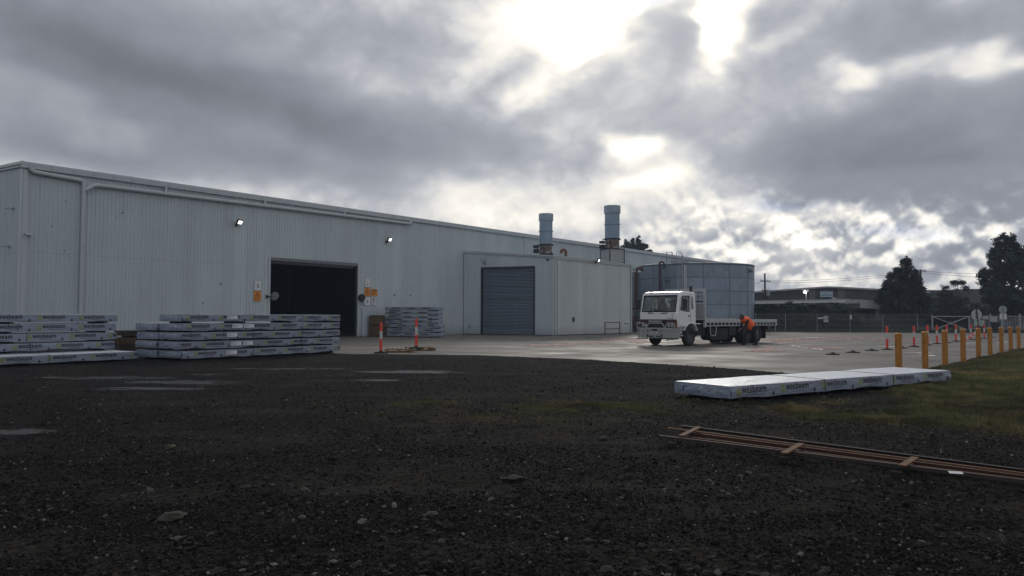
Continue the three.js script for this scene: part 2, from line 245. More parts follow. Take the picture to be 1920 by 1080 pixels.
const trackBare = (x, z) => { const q = 0.5 * fbm(x * 0.35, 31, z * 0.6, 3), a = Math.exp(-(((z + 6.6 + 0.1 * x + q) / 0.34) ** 2)) + Math.exp(-(((z + 5.15 + 0.08 * x + 0.8 * q) / 0.26) ** 2)) + 0.8 * Math.exp(-(((z + 9.2 - 0.05 * x + 1.2 * q) / 0.4) ** 2)) + 0.7 * Math.exp(-(((z + 14.5 + 0.12 * x + 1.6 * q) / 0.5) ** 2)); return clamp(a * smooth(-0.12, 0.16, fbm(x * 0.5, 41, z * 0.5, 3))); };
const grassiness = (x, z) => {                // 0 bare gravel .. 1 turf
  const n = fbm(x * 0.5, 7, z * 0.5, 4), m = fbm(x * 1.7, 3, z * 1.7, 3), b = bankDist(x, z);
  const nearer = smooth(-20, -12.5, z), bank = smooth(lerp(-0.9, 0.3, nearer), lerp(0.5, 2.2, nearer), b + lerp(1.0, 2.6, nearer) * n + lerp(0.4, 1.2, nearer) * m) * smooth(8.5, 12, -z + 0.6 * (x - 6) + 2.2 * n);
  const patch = (cx, cz, rx, rz) => Math.exp(-(((x - cx) / rx) ** 2) - ((z - cz) / rz) ** 2);
  const p = 0.5 * patch(1.2, -12.5, 4, 1.5) + 0.9 * patch(8, -12.6, 3.6, 1.2) + 0.9 * patch(10, -10.6, 3.0, 1.6) + 0.6 * patch(4.5, -11.6, 3, 1.0) + 0.35 * patch(-1, -11, 4, 1.2) + 0.8 * patch(12, -14, 3, 3);
  const far = -z > 74 ? 1 : 0;
  return clamp(Math.max(bank, p * smooth(-0.28, 0.3, n + 0.6 * m + 0.05), far));
};

// ------------------------------------------------------------------ ground: one sheet to the horizon, fine where it is near
{
  const axis = (lo, hi, step, a, b) => { const o = []; for (const k of [1600, 800, 400, 220, 130, 80, 45, 24, 10, 4]) o.push(lo - k); for (let v = lo; v <= hi + 1e-6; v += step) o.push(v); for (const k of [4, 10, 24, 45, 80, 130, 220, 400, 800, 1600]) o.push(hi + k); return o; };
  const xs = axis(-30, 26, 0.25), zs = axis(-48, 4, 0.22), nx = xs.length, nz = zs.length;
  const pos = new Float32Array(nx * nz * 3), col = new Float32Array(nx * nz * 3), uv = new Float32Array(nx * nz * 2), idx = [];
  for (let j = 0; j < nz; j++) for (let i = 0; i < nx; i++) {
    const x = xs[i], z = zs[j], k = j * nx + i, near = x > -31 && x < 27 && z > -49 && z < 5;
    pos[3 * k] = x; pos[3 * k + 1] = near ? groundHeight(x, z) : (inYard(x, z) || yardDist(x, z) < 6 ? -0.14 : -0.05); pos[3 * k + 2] = z;
    const g = grassiness(x, z), dirt = Math.max(smooth(0.05, 0.28, fbm(x * 0.55, 11, z * 0.9, 4)), trackBare(x, z)), dry = smooth(0.12, 0.34, fbm(x * 0.35 + 9, 5, z * 1.1, 4)) * smooth(12, 18, -z) ;
    let c = [0.185, 0.178, 0.172]; const mix = (t, q) => { c = c.map((v, m) => lerp(v, t[m], q)); };
    mix([0.35, 0.30, 0.245], dirt * 0.85); mix([0.4, 0.385, 0.37], dry * 0.4); mix([1.25, 1.08, 0.5], g * g * 0.8);
    col.set(c, 3 * k); uv[2 * k] = x / 2.6; uv[2 * k + 1] = z / 2.6;
  }
  for (let j = 0; j < nz - 1; j++) for (let i = 0; i < nx - 1; i++) { const a = j * nx + i; idx.push(a, a + nx, a + 1, a + 1, a + nx, a + nx + 1); }
  const g = new THREE.BufferGeometry();
  g.setAttribute('position', new THREE.BufferAttribute(pos, 3)); g.setAttribute('color', new THREE.BufferAttribute(col, 3)); g.setAttribute('uv', new THREE.BufferAttribute(uv, 2)); g.setIndex(idx); g.computeVertexNormals();
  const m = top('ground', g, groundMat); tag(m, 'dark wet gravel and dirt ground with thin green patches', 'ground', null, 'structure');
}
// concrete yard, slab by slab
const yardGroup = new THREE.Group(); yardGroup.name = 'concrete_yard'; scene.add(yardGroup); tag(yardGroup, 'pale stained concrete yard of large slabs beside the warehouse', 'pavement', null, 'structure');
{
  const clipTo = (poly, ax, az, bx, bz) => { const side = (p) => (bx - ax) * (p[1] - az) - (bz - az) * (p[0] - ax), out = []; for (let i = 0; i < poly.length; i++) { const p = poly[i], q = poly[(i + 1) % poly.length], sp = side(p), sq = side(q); if (sp >= 0) out.push(p); if ((sp > 0 && sq < 0) || (sp < 0 && sq > 0)) { const t = sp / (sp - sq); out.push([lerp(p[0], q[0], t), lerp(p[1], q[1], t)]); } } return out; };
  const r = rng(5), S = 6.4, gap = 0.012;
  for (let a = -2; a < 17; a++) for (let b = -7; b < 9; b++) {
    const c = [[a * S + gap, b * S + gap], [(a + 1) * S - gap, b * S + gap], [(a + 1) * S - gap, (b + 1) * S - gap], [a * S + gap, (b + 1) * S - gap]].map(([s, t]) => { const p = F(s, t); return [p.x, p.z]; });
    let poly = yard; for (let i = 0; i < 4 && poly.length; i++) poly = clipTo(poly, ...c[i], ...c[(i + 1) % 4]);
    if (poly.length < 3) { poly = yard; for (let i = 3; i >= 0 && poly.length; i--) poly = clipTo(poly, ...c[(i + 1) % 4], ...c[i]); }
    const pick = r(), dy = r() * 0.003; if (poly.length < 3) continue;
    const g = new THREE.ExtrudeGeometry(new THREE.Shape(poly.map((p) => new THREE.Vector2(p[0], -p[1]))), { depth: 0.08, bevelEnabled: false }).rotateX(-Math.PI / 2).translate(0, -0.08 - dy, 0);
    const pp = g.attributes.position, uv = g.attributes.uv; for (let i = 0; i < pp.count; i++) uv.setXY(i, pp.getX(i) / 9, pp.getZ(i) / 9);
    part('slab', g, concMats[Math.floor(pick * 4)], yardGroup);
  }
  // worn paint on the slabs
  const wear = (seed, thr) => { const t = tileNoise(seed); return dataTex(256, 256, (u, v) => { const k = 255 * smooth(thr, thr + 0.2, t(u, v, 7, 5)); return [k, k, k]; }, false); };
  const wearA = wear(3, 0.38), wearB = wear(8, 0.3);
  const redPaint = std({ color: rgb(0.34, 0.14, 0.11), roughness: 0.7, alphaMap: wearA, transparent: true }), whiteLine = std({ color: rgb(0.62, 0.62, 0.6), roughness: 0.6, alphaMap: wearB, transparent: true });
  const mark = (name, corners, mat) => { const p = corners.map(([x, y]) => P(x, y, 0.006)); const g = new THREE.BufferGeometry(); g.setAttribute('position', new THREE.BufferAttribute(new Float32Array([...p[0].toArray(), ...p[1].toArray(), ...p[2].toArray(), ...p[3].toArray()]), 3)); const L = p[0].distanceTo(p[1]) / 3, w = p[0].distanceTo(p[3]) / 3; g.setAttribute('uv', new THREE.BufferAttribute(new Float32Array([0, 0, L, 0, L, w, 0, w]), 2)); g.setIndex([0, 1, 2, 0, 2, 3]); g.computeVertexNormals(); if (g.attributes.normal.getY(0) < 0) { g.setIndex([0, 2, 1, 0, 3, 2]); g.computeVertexNormals(); } return part(name, g, mat, yardGroup); };
  for (const q of [[[975, 646.5], [1120, 641], [1155, 642.5], [1000, 649.5]], [[1165, 637], [1200, 636], [1232, 643], [1196, 645]], [[1120, 637], [1190, 633.5], [1200, 635], [1140, 640]], [[1395, 658], [1440, 650], [1490, 657], [1440, 660.5]], [[1435, 641], [1475, 638.5], [1540, 639.5], [1480, 643]], [[1430, 636], [1600, 632], [1640, 633.5], [1450, 640]], [[1490, 651], [1530, 648.5], [1590, 652.5], [1560, 655]], [[1560, 633], [1700, 636], [1720, 638], [1580, 636.5]], [[1275, 641], [1310, 640], [1330, 643.5], [1290, 644.5]]]) mark('painted_marking', q, redPaint);
  for (const q of [[[1715, 666.5], [1752, 665.5], [1757, 667], [1709, 668.2]], [[1690, 660.5], [1748, 661.5], [1748, 662.5], [1690, 661.8]], [[1812, 642], [1838, 642], [1838, 643.4], [1811, 643.4]], [[1868, 642], [1888, 640], [1890, 641.4], [1870, 643.4]], [[1806, 655.5], [1833, 656.5], [1833, 657.8], [1806, 657]], [[1450, 643.5], [1512, 639.5], [1514, 640.5], [1452, 644.6]], [[1480, 647], [1545, 654.6], [1541, 656], [1476, 648]], [[1500, 631.5], [1640, 636.6], [1640, 637.4], [1500, 632.2]], [[1640, 649], [1700, 650.5], [1700, 651.3], [1640, 649.7]], [[1790, 634], [1815, 634], [1815, 635], [1790, 635]]]) mark('painted_marking', q, whiteLine);
}
// shallow rain puddles lying in the gravel
{
  const water = [3, 14, 26].map((sd) => { const tn = tileNoise(sd); return std({ color: rgb(0.03, 0.029, 0.028), roughness: 0.3, transparent: true, alphaMap: dataTex(256, 128, (u, v) => { const x = (u - 0.5) * 2, y = (v - 0.5) * 2, q = 1 - Math.hypot(x, y) + 1.7 * (tn(u, v, 5, 6, 3) - 0.5), k = 165 * smooth(0.1, 0.8, q) * smooth(0, 0.12, Math.min(u, 1 - u, v, 1 - v)); return [k, k, k]; }, false) }); });
  let n = 0;
  for (const [x, y, w, d] of PUDDLES) {
    const c = P(x, y), g = new THREE.PlaneGeometry(w * 1.5, d * 3.2).rotateX(-Math.PI / 2).rotateY(0.1 * Math.sin(n * 5)).translate(c.x, -0.004, c.z);
    tag(top('puddle', g, water[n++ % 3]), 'shallow rain puddle in the dark gravel', 'puddle', 'puddles in the gravel', 'structure');
  }
}

// ------------------------------------------------------------------ corrugated cladding
function cladSheet(x0, x1, y0, ya, yb, dz = 0) {       // one sheet between x0 and x1, ya / yb the top at either end; ribs point to +z
  const pitch = 0.2, prof = [[0, 0], [0.115, 0], [0.135, 0.028], [0.18, 0.028], [0.2, 0]], pts = [], n = Math.max(1, Math.round((x1 - x0) / pitch));
  for (let k = 0; k < n; k++) for (let i = k ? 1 : 0; i < prof.length; i++) pts.push([x0 + ((k * pitch + prof[i][0]) * (x1 - x0)) / (n * pitch), prof[i][1] + dz]);
  const pos = [], uv = [];
  for (let i = 0; i < pts.length - 1; i++) {
    const [a, az] = pts[i], [b, bz] = pts[i + 1], ta = lerp(ya, yb, (a - x0) / (x1 - x0)), tb = lerp(ya, yb, (b - x0) / (x1 - x0));
    pos.push(a, y0, az, b, y0, bz, b, tb, bz, a, y0, az, b, tb, bz, a, ta, az);
    uv.push(a / 6, y0 / 9.2, b / 6, y0 / 9.2, b / 6, tb / 9.2, a / 6, y0 / 9.2, b / 6, tb / 9.2, a / 6, ta / 9.2);
  }
  const g = new THREE.BufferGeometry(); g.setAttribute('position', new THREE.Float32BufferAttribute(pos, 3)); g.setAttribute('uv', new THREE.Float32BufferAttribute(uv, 2)); g.computeVertexNormals(); return g;
}
function cladRun(parent, mats, seed, from, to, y0, ya, yb, w = 0.8) {
  const r = rng(seed), n = Math.max(1, Math.round((to - from) / w)), st = (to - from) / n;
  for (let i = 0; i < n; i++) { const a = from + i * st, b = a + st; part('cladding_sheet', cladSheet(a, b, y0, lerp(ya, yb, i / n), lerp(ya, yb, (i + 1) / n), r() * 0.004), mats[Math.floor(r() * mats.length)], parent); }
}

// ------------------------------------------------------------------ the long warehouse
const HW = 9.0, LEN = 90, DEEP = 38, D0 = 13.87, D1 = 21.22, DH = 5.2;
const warehouse = thing('warehouse', O.clone(), ROT, 'long pale corrugated steel warehouse with a dark open doorway', 'warehouse');
{
  const w = warehouse, lip = 0.03;
  cladRun(w, cladMats, 1, 0, D0, 0.05, HW - 0.15, HW - 0.15); cladRun(w, cladMats, 2, D0, D1, DH, HW - 0.15, HW - 0.15); cladRun(w, cladMats, 3, D1, 70, 0.05, HW - 0.15, HW - 0.15); part('cladding', cladSheet(70, LEN, 0.05, HW - 0.15, HW - 0.15), cladMats[1], w);
  const end = new THREE.Group(); end.name = 'gable_wall'; end.rotation.y = -Math.PI / 2; w.add(end);              // near end wall, its x runs back from the corner
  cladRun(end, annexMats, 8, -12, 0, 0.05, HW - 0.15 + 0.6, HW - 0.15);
  // solid backing: walls of some thickness, floor slab is the yard, roof with a low pitch
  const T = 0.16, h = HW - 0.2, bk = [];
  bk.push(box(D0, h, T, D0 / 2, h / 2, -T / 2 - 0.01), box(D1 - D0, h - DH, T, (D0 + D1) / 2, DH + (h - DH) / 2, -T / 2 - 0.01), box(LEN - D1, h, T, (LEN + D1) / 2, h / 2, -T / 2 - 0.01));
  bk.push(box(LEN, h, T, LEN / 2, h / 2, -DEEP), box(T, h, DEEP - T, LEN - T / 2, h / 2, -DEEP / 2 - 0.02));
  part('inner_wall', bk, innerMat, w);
  part('backing', prism([[-DEEP, 0.02], [-0.2, 0.02], [-0.2, HW - 0.16], [-DEEP / 2, HW - 0.16 + DEEP * 0.025], [-DEEP, HW - 0.16]], T).translate(0, 0, -T / 2 - 0.01), innerMat, end);
  const pitch = Math.atan(0.05), sl = DEEP / 2 / Math.cos(pitch) + 0.1;
  const roofHalf = (sg) => box(LEN + 0.3, 0.14, sl, 0, 0, sg * sl / 2).rotateX(sg * pitch).translate(LEN / 2, HW + 0.03 + DEEP * 0.025, -DEEP / 2);
  part('roof', [roofHalf(1), roofHalf(-1)], trimMat, w);
  part('gutter', prism([[0.02, -0.13], [0.17, -0.13], [0.19, 0.1], [0.17, 0.1], [0.15, -0.11], [0.02, -0.11]], LEN + 0.3).rotateY(-Math.PI / 2).scale(1, 1, 1).rotateY(0).translate(LEN / 2, HW - 0.1, 0), trimMat, w);
  part('fascia', [box(LEN + 0.3, 0.26, 0.03, LEN / 2, HW - 0.05, 0.045)], trimMat, w);
  part('barge_board', [box(0.06, 0.3, DEEP / 2 + 0.1, -0.06, 0, -DEEP / 4).rotateX(pitch).translate(0, HW - 0.02, 0)], trimMat, w);
  part('corner_flashing', [box(0.05, HW - 0.3, 0.26, -0.045, HW / 2 - 0.12, -0.09), box(0.2, HW - 0.3, 0.05, 0.08, HW / 2 - 0.12, 0.052)], trimMat, w);
  part('base_flashing', box(D0 - 0.3, 0.12, 0.02, D0 / 2, 0.06, 0.045), greyPaint, w); part('base_flashing', box(32 - D1 - 2, 0.12, 0.02, (34 + D1) / 2, 0.06, 0.045), greyPaint, w);
  // doorway
  for (const s of [D0 + 0.05, D1 - 0.05]) part('door_jamb', box(0.12, DH + 0.1, 0.2, s, DH / 2, -0.02), trimMat, w);
  part('door_head', [box(D1 - D0 - 0.22, 0.22, 0.14, (D0 + D1) / 2, DH - 0.06, -0.06), box(D1 - D0 - 0.3, 0.3, 0.3, (D0 + D1) / 2, DH - 0.2, -0.42, 0.1)], std({ color: rgb(0.16, 0.17, 0.19), roughness: 0.6 }), w);
  for (const s of [D0 + 0.17, D1 - 0.17]) part('guide_rail', box(0.1, DH - 0.2, 0.14, s, DH / 2 - 0.05, -0.1), darkMat, w);
  for (const s of [16, 24, 32]) part('column', box(0.3, 7.5, 0.3, s, 3.75, -12), darkMat, w);
  // rain pipes
  const R = 0.105, z = 0.17;
  part('downpipe', [pipe([V(0.25, 8.86, z), V(0.25, 8.62, z), V(2.73, 8.5, z), V(2.73, 0.12, z)], R, 0.22), rod(V(2.73, 7.9, z), V(2.73, 7.98, z), R * 1.15, 12), rod(V(2.73, 5.2, z), V(2.73, 5.28, z), R * 1.15, 12), rod(V(2.73, 2.6, z), V(2.73, 2.68, z), R * 1.15, 12)], trimMat, w);
  part('collector_pipe', [pipe([V(2.8, 8.02, z + 0.01), V(3.25, 8.36, z + 0.01), V(26.1, 8.56, z + 0.01), V(26.1, 8.86, z + 0.01)], R, 0.16), ...[7.0, 12.4, 16.8, 21].map((s) => rod(V(s, 8.34 + (s - 3) * 0.0085 - 0.04, z + 0.012), V(s, 8.5 + (s - 3) * 0.0085 - 0.05, z + 0.012), R * 1.13, 12).applyMatrix4(new THREE.Matrix4()))], trimMat, w);
  for (const [x, y] of [[309, 350], [494, 377], [643, 398]]) { const s = wallAt(x, y)[0]; part('riser_pipe', [rod(V(s, 8.36 + (s - 3) * 0.009, z), V(s, 8.9, z), 0.075, 12), rod(V(s, 8.3 + (s - 3) * 0.009, z), V(s, 8.5 + (s - 3) * 0.009, z), 0.115, 12)], trimMat, w); }
  for (const s of [40.5, 55, 72]) part('joint_flashing', box(0.12, HW - 0.3, 0.02, s, HW / 2 - 0.1, 0.05), trimMat, w);
  // dents, old screw holes and scuffs
  const r = rng(4); for (const [x, y, q] of [[229, 399, 0.05], [123, 377, 0.04], [96, 425, 0.04], [120, 470, 0.04], [413, 532, 0.06], [158, 462, 0.04], [218, 406, 0.03], [739, 553, 0.09], [769, 554, 0.07], [620, 430, 0.03], [380, 568, 0.05]]) { const [s, yy] = wallAt(x, y); part('vent_hole', box(q * 1.7, q, 0.02, s, yy, 0.036), darkMat, w); }
  part('sliding_door_leaf', [box(1.35, 2.02, 0.05, D1 + 0.95, 1.03, 0.07, 0.01)], annexMats[0], w);
}

// ------------------------------------------------------------------ the annex with the roller door
const A0 = (() => { const [s] = wallAt(869, 560); return F(s, 0.05); })(), A1 = P(1040, 629.2), LSIDE = (() => { let L = 8; for (let k = 0; k < 400; k++) { const q = A1.clone().addScaledVector(U, L).applyMatrix4(new THREE.Matrix4()); const v = q.clone().project(camera); if ((v.x + 1) * 960 > 1183) break; L += 0.05; } return L; })();
const [sA0] = toST(A0), [sA1, tA1] = toST(A1);
const annex = thing('annex_building', A0.clone().setY(0), 0, 'pale blue lean-to annex with a closed grey roller door', 'building');
const annexRoofAt = (t) => lerp(6.86, 6.2, t / tA1);
const WF = A0.distanceTo(A1);
{
  const front = new THREE.Group(); front.name = 'front_wall'; const d = A1.clone().sub(A0); front.rotation.y = Math.atan2(-d.z, d.x); annex.add(front);
  const topAt = (x) => lerp(6.86, 6.2, x / WF);
  // doorway of the roller door from the picture's sight lines onto this wall
  const onFront = (px, py) => { const n = V(0, 0, 1).applyAxisAngle(V(0, 1, 0), front.rotation.y), o = V(0, EYE, 0), dr = ray(px, py), k = A0.clone().sub(o).dot(n) / dr.dot(n), p = o.addScaledVector(dr, k); return [p.clone().sub(A0).dot(d.clone().normalize()), p.y]; };
  const [rx0] = onFront(903.5, 560), [rx1, ] = onFront(1001.5, 560), ry = (onFront(904, 504.5)[1] + onFront(1001, 500.5)[1]) / 2;
  cladRun(front, annexMats, 21, 0, rx0, 0.05, topAt(0), topAt(rx0), 0.8); cladRun(front, annexMats, 22, rx0, rx1, ry, topAt(rx0), topAt(rx1), 0.8); cladRun(front, annexMats, 23, rx1, WF, 0.05, topAt(rx1), topAt(WF), 0.8);
  const slatMats = [0.9, 1, 1.08].map((k) => std({ map: galvTex, color: rgb(0.28 * k, 0.335 * k, 0.385 * k), roughness: 0.5, metalness: 0.15 }));
  const door = new THREE.Group(); door.name = 'roller_door'; door.position.set((rx0 + rx1) / 2, 0, -0.14).applyAxisAngle(V(0, 1, 0), front.rotation.y); door.rotation.y = front.rotation.y; annex.add(door);
  const wd = rx1 - rx0 - 0.1, n = 46, hS = (ry - 0.02) / n, slat = new THREE.ExtrudeGeometry(new THREE.Shape([[0, 0], [0.012, 0.1], [0.05, 0.3], [0.058, 0.5], [0.05, 0.7], [0.012, 0.9], [0, 0.985], [-0.02, 0.985], [-0.02, 0]].map(([a, b]) => new THREE.Vector2(a, b * hS))), { depth: wd, bevelEnabled: false }).rotateY(-Math.PI / 2).translate(wd / 2, 0, 0);
  const r = rng(61); for (let i = 0; i < n; i++) { const s = part('slat', slat, slatMats[Math.floor(r() * 3)], door); s.position.y = 0.02 + i * hS; }
  part('door_frame', [box(0.08, ry + 0.06, 0.22, rx0 - 0.02, ry / 2, -0.02), box(0.08, ry + 0.06, 0.22, rx1 + 0.02, ry / 2, -0.02), box(rx1 - rx0 + 0.12, 0.08, 0.22, (rx0 + rx1) / 2, ry + 0.07, -0.02)], darkMat, front);
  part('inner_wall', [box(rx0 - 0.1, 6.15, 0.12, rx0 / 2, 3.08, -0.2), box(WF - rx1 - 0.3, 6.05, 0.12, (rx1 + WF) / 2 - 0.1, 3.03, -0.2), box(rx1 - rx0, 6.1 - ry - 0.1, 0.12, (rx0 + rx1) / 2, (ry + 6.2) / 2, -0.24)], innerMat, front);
  part('fascia', [box(WF + 0.2, 0.2, 0.06, 0, 0, 0).rotateZ(Math.atan((6.2 - 6.86) / WF)).translate(WF / 2, 6.53, 0.06)], trimMat, front);
  part('corner_flashing', box(0.16, 6.05, 0.04, WF - 0.08, 3.05, 0.055), trimMat, front); part('corner_flashing', box(0.14, 6.6, 0.04, 0.1, 3.35, 0.055), trimMat, front);
  const side = new THREE.Group(); side.name = 'side_wall'; side.rotation.y = ROT; side.position.copy(A1).sub(A0).setY(0); annex.add(side);
  const sideMats = [0.95, 1, 1.04].map((k) => std({ map: cladTex, color: rgb(0.68 * k, 0.725 * k, 0.74 * k), roughness: 0.5 }));
  cladRun(side, sideMats, 24, 0, LSIDE, 0.05, 6.15, 6.15, 0.8);
  part('inner_wall', [box(LSIDE, 6.05, 0.12, LSIDE / 2, 3.03, -0.1), box(0.12, 6.3, tA1 - 0.2, LSIDE - 0.08, 3.1, -tA1 / 2)], innerMat, side);
  part('end_cladding', cladSheet(0, tA1, 0.05, 6.15, 6.8).rotateY(Math.PI / 2).translate(LSIDE + 0.01, 0, 0), sideMats[0], side);
  part('fascia', [box(LSIDE + 0.3, 0.22, 0.06, LSIDE / 2, 6.16, 0.06), box(LSIDE + 0.3, 0.06, 0.2, LSIDE / 2, 6.28, 0.0)], trimMat, side);
  for (const q of [0.06, LSIDE - 0.07]) part('corner_flashing', box(0.16, 6.05, 0.04, q, 3.05, 0.055), trimMat, side);
  part('downpipe', [rod(V(0.28, 0.05, 0.11), V(0.28, 6.1, 0.11), 0.05, 10)], trimMat, side);
  part('downpipe', [rod(V(LSIDE - 0.12, 0.05, 0.12), V(LSIDE - 0.12, 6.1, 0.12), 0.06, 10)], trimMat, side);
  const back = toST(A0);
  const q = (s, t) => F(s, t).sub(A0);
  const c = [q(sA0 - 0.1, 0), q(sA1 - 0.12, tA1 + 0.12), q(sA1 + LSIDE + 0.15, tA1 + 0.12), q(sA1 + LSIDE + 0.15, 0)];
  const hh = [6.93, 6.27, 6.27, 6.93], pos = []; const vtx = (i, dy) => [c[i].x, hh[i] + dy, c[i].z];
  for (const [dy, order] of [[0, [0, 1, 2, 0, 2, 3]], [-0.1, [0, 2, 1, 0, 3, 2]]]) for (const i of order) pos.push(...vtx(i, dy));
  for (let i = 0; i < 4; i++) { const j = (i + 1) % 4; pos.push(...vtx(i, 0), ...vtx(i, -0.1), ...vtx(j, -0.1), ...vtx(i, 0), ...vtx(j, -0.1), ...vtx(j, 0)); }
  const g = new THREE.BufferGeometry(); g.setAttribute('position', new THREE.Float32BufferAttribute(pos, 3)); g.setAttribute('uv', new THREE.Float32BufferAttribute(new Float32Array(pos.length / 3 * 2), 2)); g.computeVertexNormals(); part('roof', g, trimMat, annex);
  // small fittings on the side wall: a socket box, scuffs
  const onSide = (px, py) => { const [s, y] = wallAt(px, py, tA1); return [s - sA1, y]; };
  { const [x, y] = onSide(1074, 599); part('switch_box', [box(0.14, 0.36, 0.12, x, y, 0.09, 0.015)], darkMat, side); }
  for (const [px, py] of [[1171, 606], [1176, 607]]) { const [x, y] = onSide(px, py); part('wall_tap', [rod(V(x - 0.12, y, 0.08), V(x + 0.12, y, 0.08), 0.025), rod(V(x, y, 0.02), V(x, y - 0.05, 0.12), 0.03)], darkMat, side); }
  { const [x, y] = onFront(1027, 484.6); part('vent_hole', box(0.22, 0.12, 0.03, x, y - 0.1, 0.05), darkMat, front); const [x2, y2] = onFront(881, 612); part('vent_hole', box(0.12, 0.12, 0.03, x2, y2, 0.05), darkMat, front); }
  const [cx, cy] = onFront(907, 487); const cw = V(cx, cy, 0.06).applyAxisAngle(V(0, 1, 0), front.rotation.y).add(A0);
  const cam = thing('security_camera', cw, front.rotation.y, 'white security camera on a bracket high above the roller door', 'camera'); part('bracket', [box(0.5, 0.05, 0.06, -0.1, 0.1, 0.06), box(0.06, 0.3, 0.06, 0.1, 0.02, 0.06)], trimMat, cam); part('camera_body', [box(0.16, 0.3, 0.2, 0.12, -0.22, 0.12, 0.03)], greyPaint, cam); part('lens', [rod(V(0.12, -0.25, 0.2), V(0.12, -0.27, 0.25), 0.05, 10)], darkMat, cam);
}

// ------------------------------------------------------------------ round water tank
const TANK = atDepth(1303, 600, 82).setY(0), TR = 6.22, TH = 6.95;
const onTank = (px) => { const d = ray(px, 560); d.y = 0; d.normalize(); const b = -TANK.x * d.x - TANK.z * d.z, c = TANK.x ** 2 + TANK.z ** 2 - TR * TR, k = -b - Math.sqrt(Math.max(0, b * b - c)); return Math.atan2(d.x * k - TANK.x, d.z * k - TANK.z); };
const ringAt = (a, r, y) => V(Math.sin(a) * r, y, Math.cos(a) * r);
{
  const t = thing('water_tank', TANK, 0, 'large round bolted steel water tank behind the white truck', 'water tank');
  const tankSeam = std({ color: rgb(0.15, 0.185, 0.22), roughness: 0.6 }), r = rng(12), rows = 5, cols = 14, hh = TH / rows, first = onTank(1319);
  for (let j = 0; j < rows; j++) for (let i = 0; i < cols; i++) {
    const a0 = first + (i / cols) * 2 * Math.PI, a1 = a0 + (2 * Math.PI) / cols;
    const g = new THREE.CylinderGeometry(TR + (r() - 0.5) * 0.012, TR + (r() - 0.5) * 0.012, hh - 0.012, 10, 1, true, a0 + 0.0015, a1 - a0 - 0.003).translate(0, (j + 0.5) * hh, 0); uvScale(g, 0.9, 0.5);
    const uv = g.attributes.uv, ou = r(), ov = r(); for (let k = 0; k < uv.count; k++) uv.setXY(k, uv.getX(k) + ou, uv.getY(k) + ov);
    part('panel', g, tankMats[Math.floor(r() * 4)], t);
  }
  part('lining', new THREE.CylinderGeometry(TR - 0.03, TR - 0.03, TH - 0.04, 56, 1, true).translate(0, TH / 2, 0), darkMat, t);
  for (let j = 1; j < rows; j++) part('seam_band', new THREE.CylinderGeometry(TR + 0.03, TR + 0.03, 0.09, 64, 1, true).translate(0, j * hh, 0), tankSeam, t);
  for (let i = 0; i < cols; i++) { const a = first + (i / cols) * 2 * Math.PI; part('seam_strip', box(0.1, TH - 0.06, 0.03, 0, TH / 2, TR + 0.012).rotateY(a), tankSeam, t); }
  part('rim', new THREE.TorusGeometry(TR + 0.03, 0.085, 8, 72).rotateX(Math.PI / 2).translate(0, TH + 0.02, 0), galvMat, t);
  part('roof', new THREE.ConeGeometry(TR - 0.02, 0.35, 56).translate(0, TH + 0.2, 0), galvMat, t);
  const la = onTank(1257), lad = [];
  for (const da of [-0.045, 0.045]) lad.push(rod(ringAt(la + da, TR + 0.22, 0.6), ringAt(la + da, TR + 0.22, TH + 1.3), 0.03));
  for (let y = 0.9; y < TH; y += 0.3) lad.push(rod(ringAt(la - 0.045, TR + 0.22, y), ringAt(la + 0.045, TR + 0.22, y), 0.018, 6));
  const ladder = part('ladder', lad, galvMat, t);
  for (const dx of [0, 0.28]) part('hand_hoop', pipe([ringAt(la - 0.05 + dx * 0.6, TR + 0.25, TH - 0.1), ringAt(la - 0.05 + dx * 0.6, TR + 0.2, TH + 1.25), ringAt(la + 0.0 + dx * 0.6, TR - 0.6, TH + 1.25), ringAt(la + 0.02 + dx * 0.6, TR - 0.7, TH + 0.05)], 0.028, 0.3, 6), galvMat, t);
  part('platform', [box(1.9, 0.06, 0.8, 0.9, TH + 0.25, TR - 0.4), box(0.05, 0.2, 0.05, 0.1, TH + 0.13, TR - 0.1), box(0.05, 0.2, 0.05, 1.7, TH + 0.13, TR - 0.1)].map((g) => g.rotateY(la)), greyPaint, t);
  const ra = onTank(1244);
  part('inlet_pipe', pipe([ringAt(ra - 0.04, TR + 0.3, 0.3), ringAt(ra - 0.04, TR + 0.3, TH + 0.25), ringAt(ra + 0.035, TR + 0.25, TH + 0.25), ringAt(ra + 0.035, TR + 0.25, TH - 0.5)], 0.1, 0.2), redPipeMat, t);
  part('pipe_bracket', [rod(ringAt(ra - 0.03, TR + 0.02, 4.6), ringAt(ra - 0.035, TR + 0.3, 4.6), 0.03), rod(ringAt(ra - 0.04, TR + 0.2, 5.2), ringAt(ra + 0.13, TR + 0.12, 5.25), 0.035)], redPipeMat, t);
  part('drop_pipe', rod(ringAt(ra + 0.035, TR + 0.25, TH - 0.4), ringAt(ra + 0.035, TR + 0.25, 0.3), 0.075, 10), galvMat, t);
  const ga = onTank(1285.6);
  const gauge = canvasTex(64, 1024, (x, w, h) => { x.fillStyle = '#c9cdcf'; x.fillRect(0, 0, w, h); x.fillStyle = '#33383c'; for (let k = 0; k < 56; k++) x.fillRect(k % 2 ? 18 : 6, k * 18.3 + 4, k % 2 ? 46 : 58, 6); });
  part('gauge_board', box(0.3, TH - 1.2, 0.03, 0, TH / 2 + 0.5, TR + 0.06).rotateY(ga), std({ map: gauge, roughness: 0.5 }), t);
  part('gauge_pole', [rod(ringAt(ga - 0.045, TR + 0.09, 1.2), ringAt(ga - 0.045, TR + 0.09, TH + 0.85), 0.06, 10)], greyPaint, t);
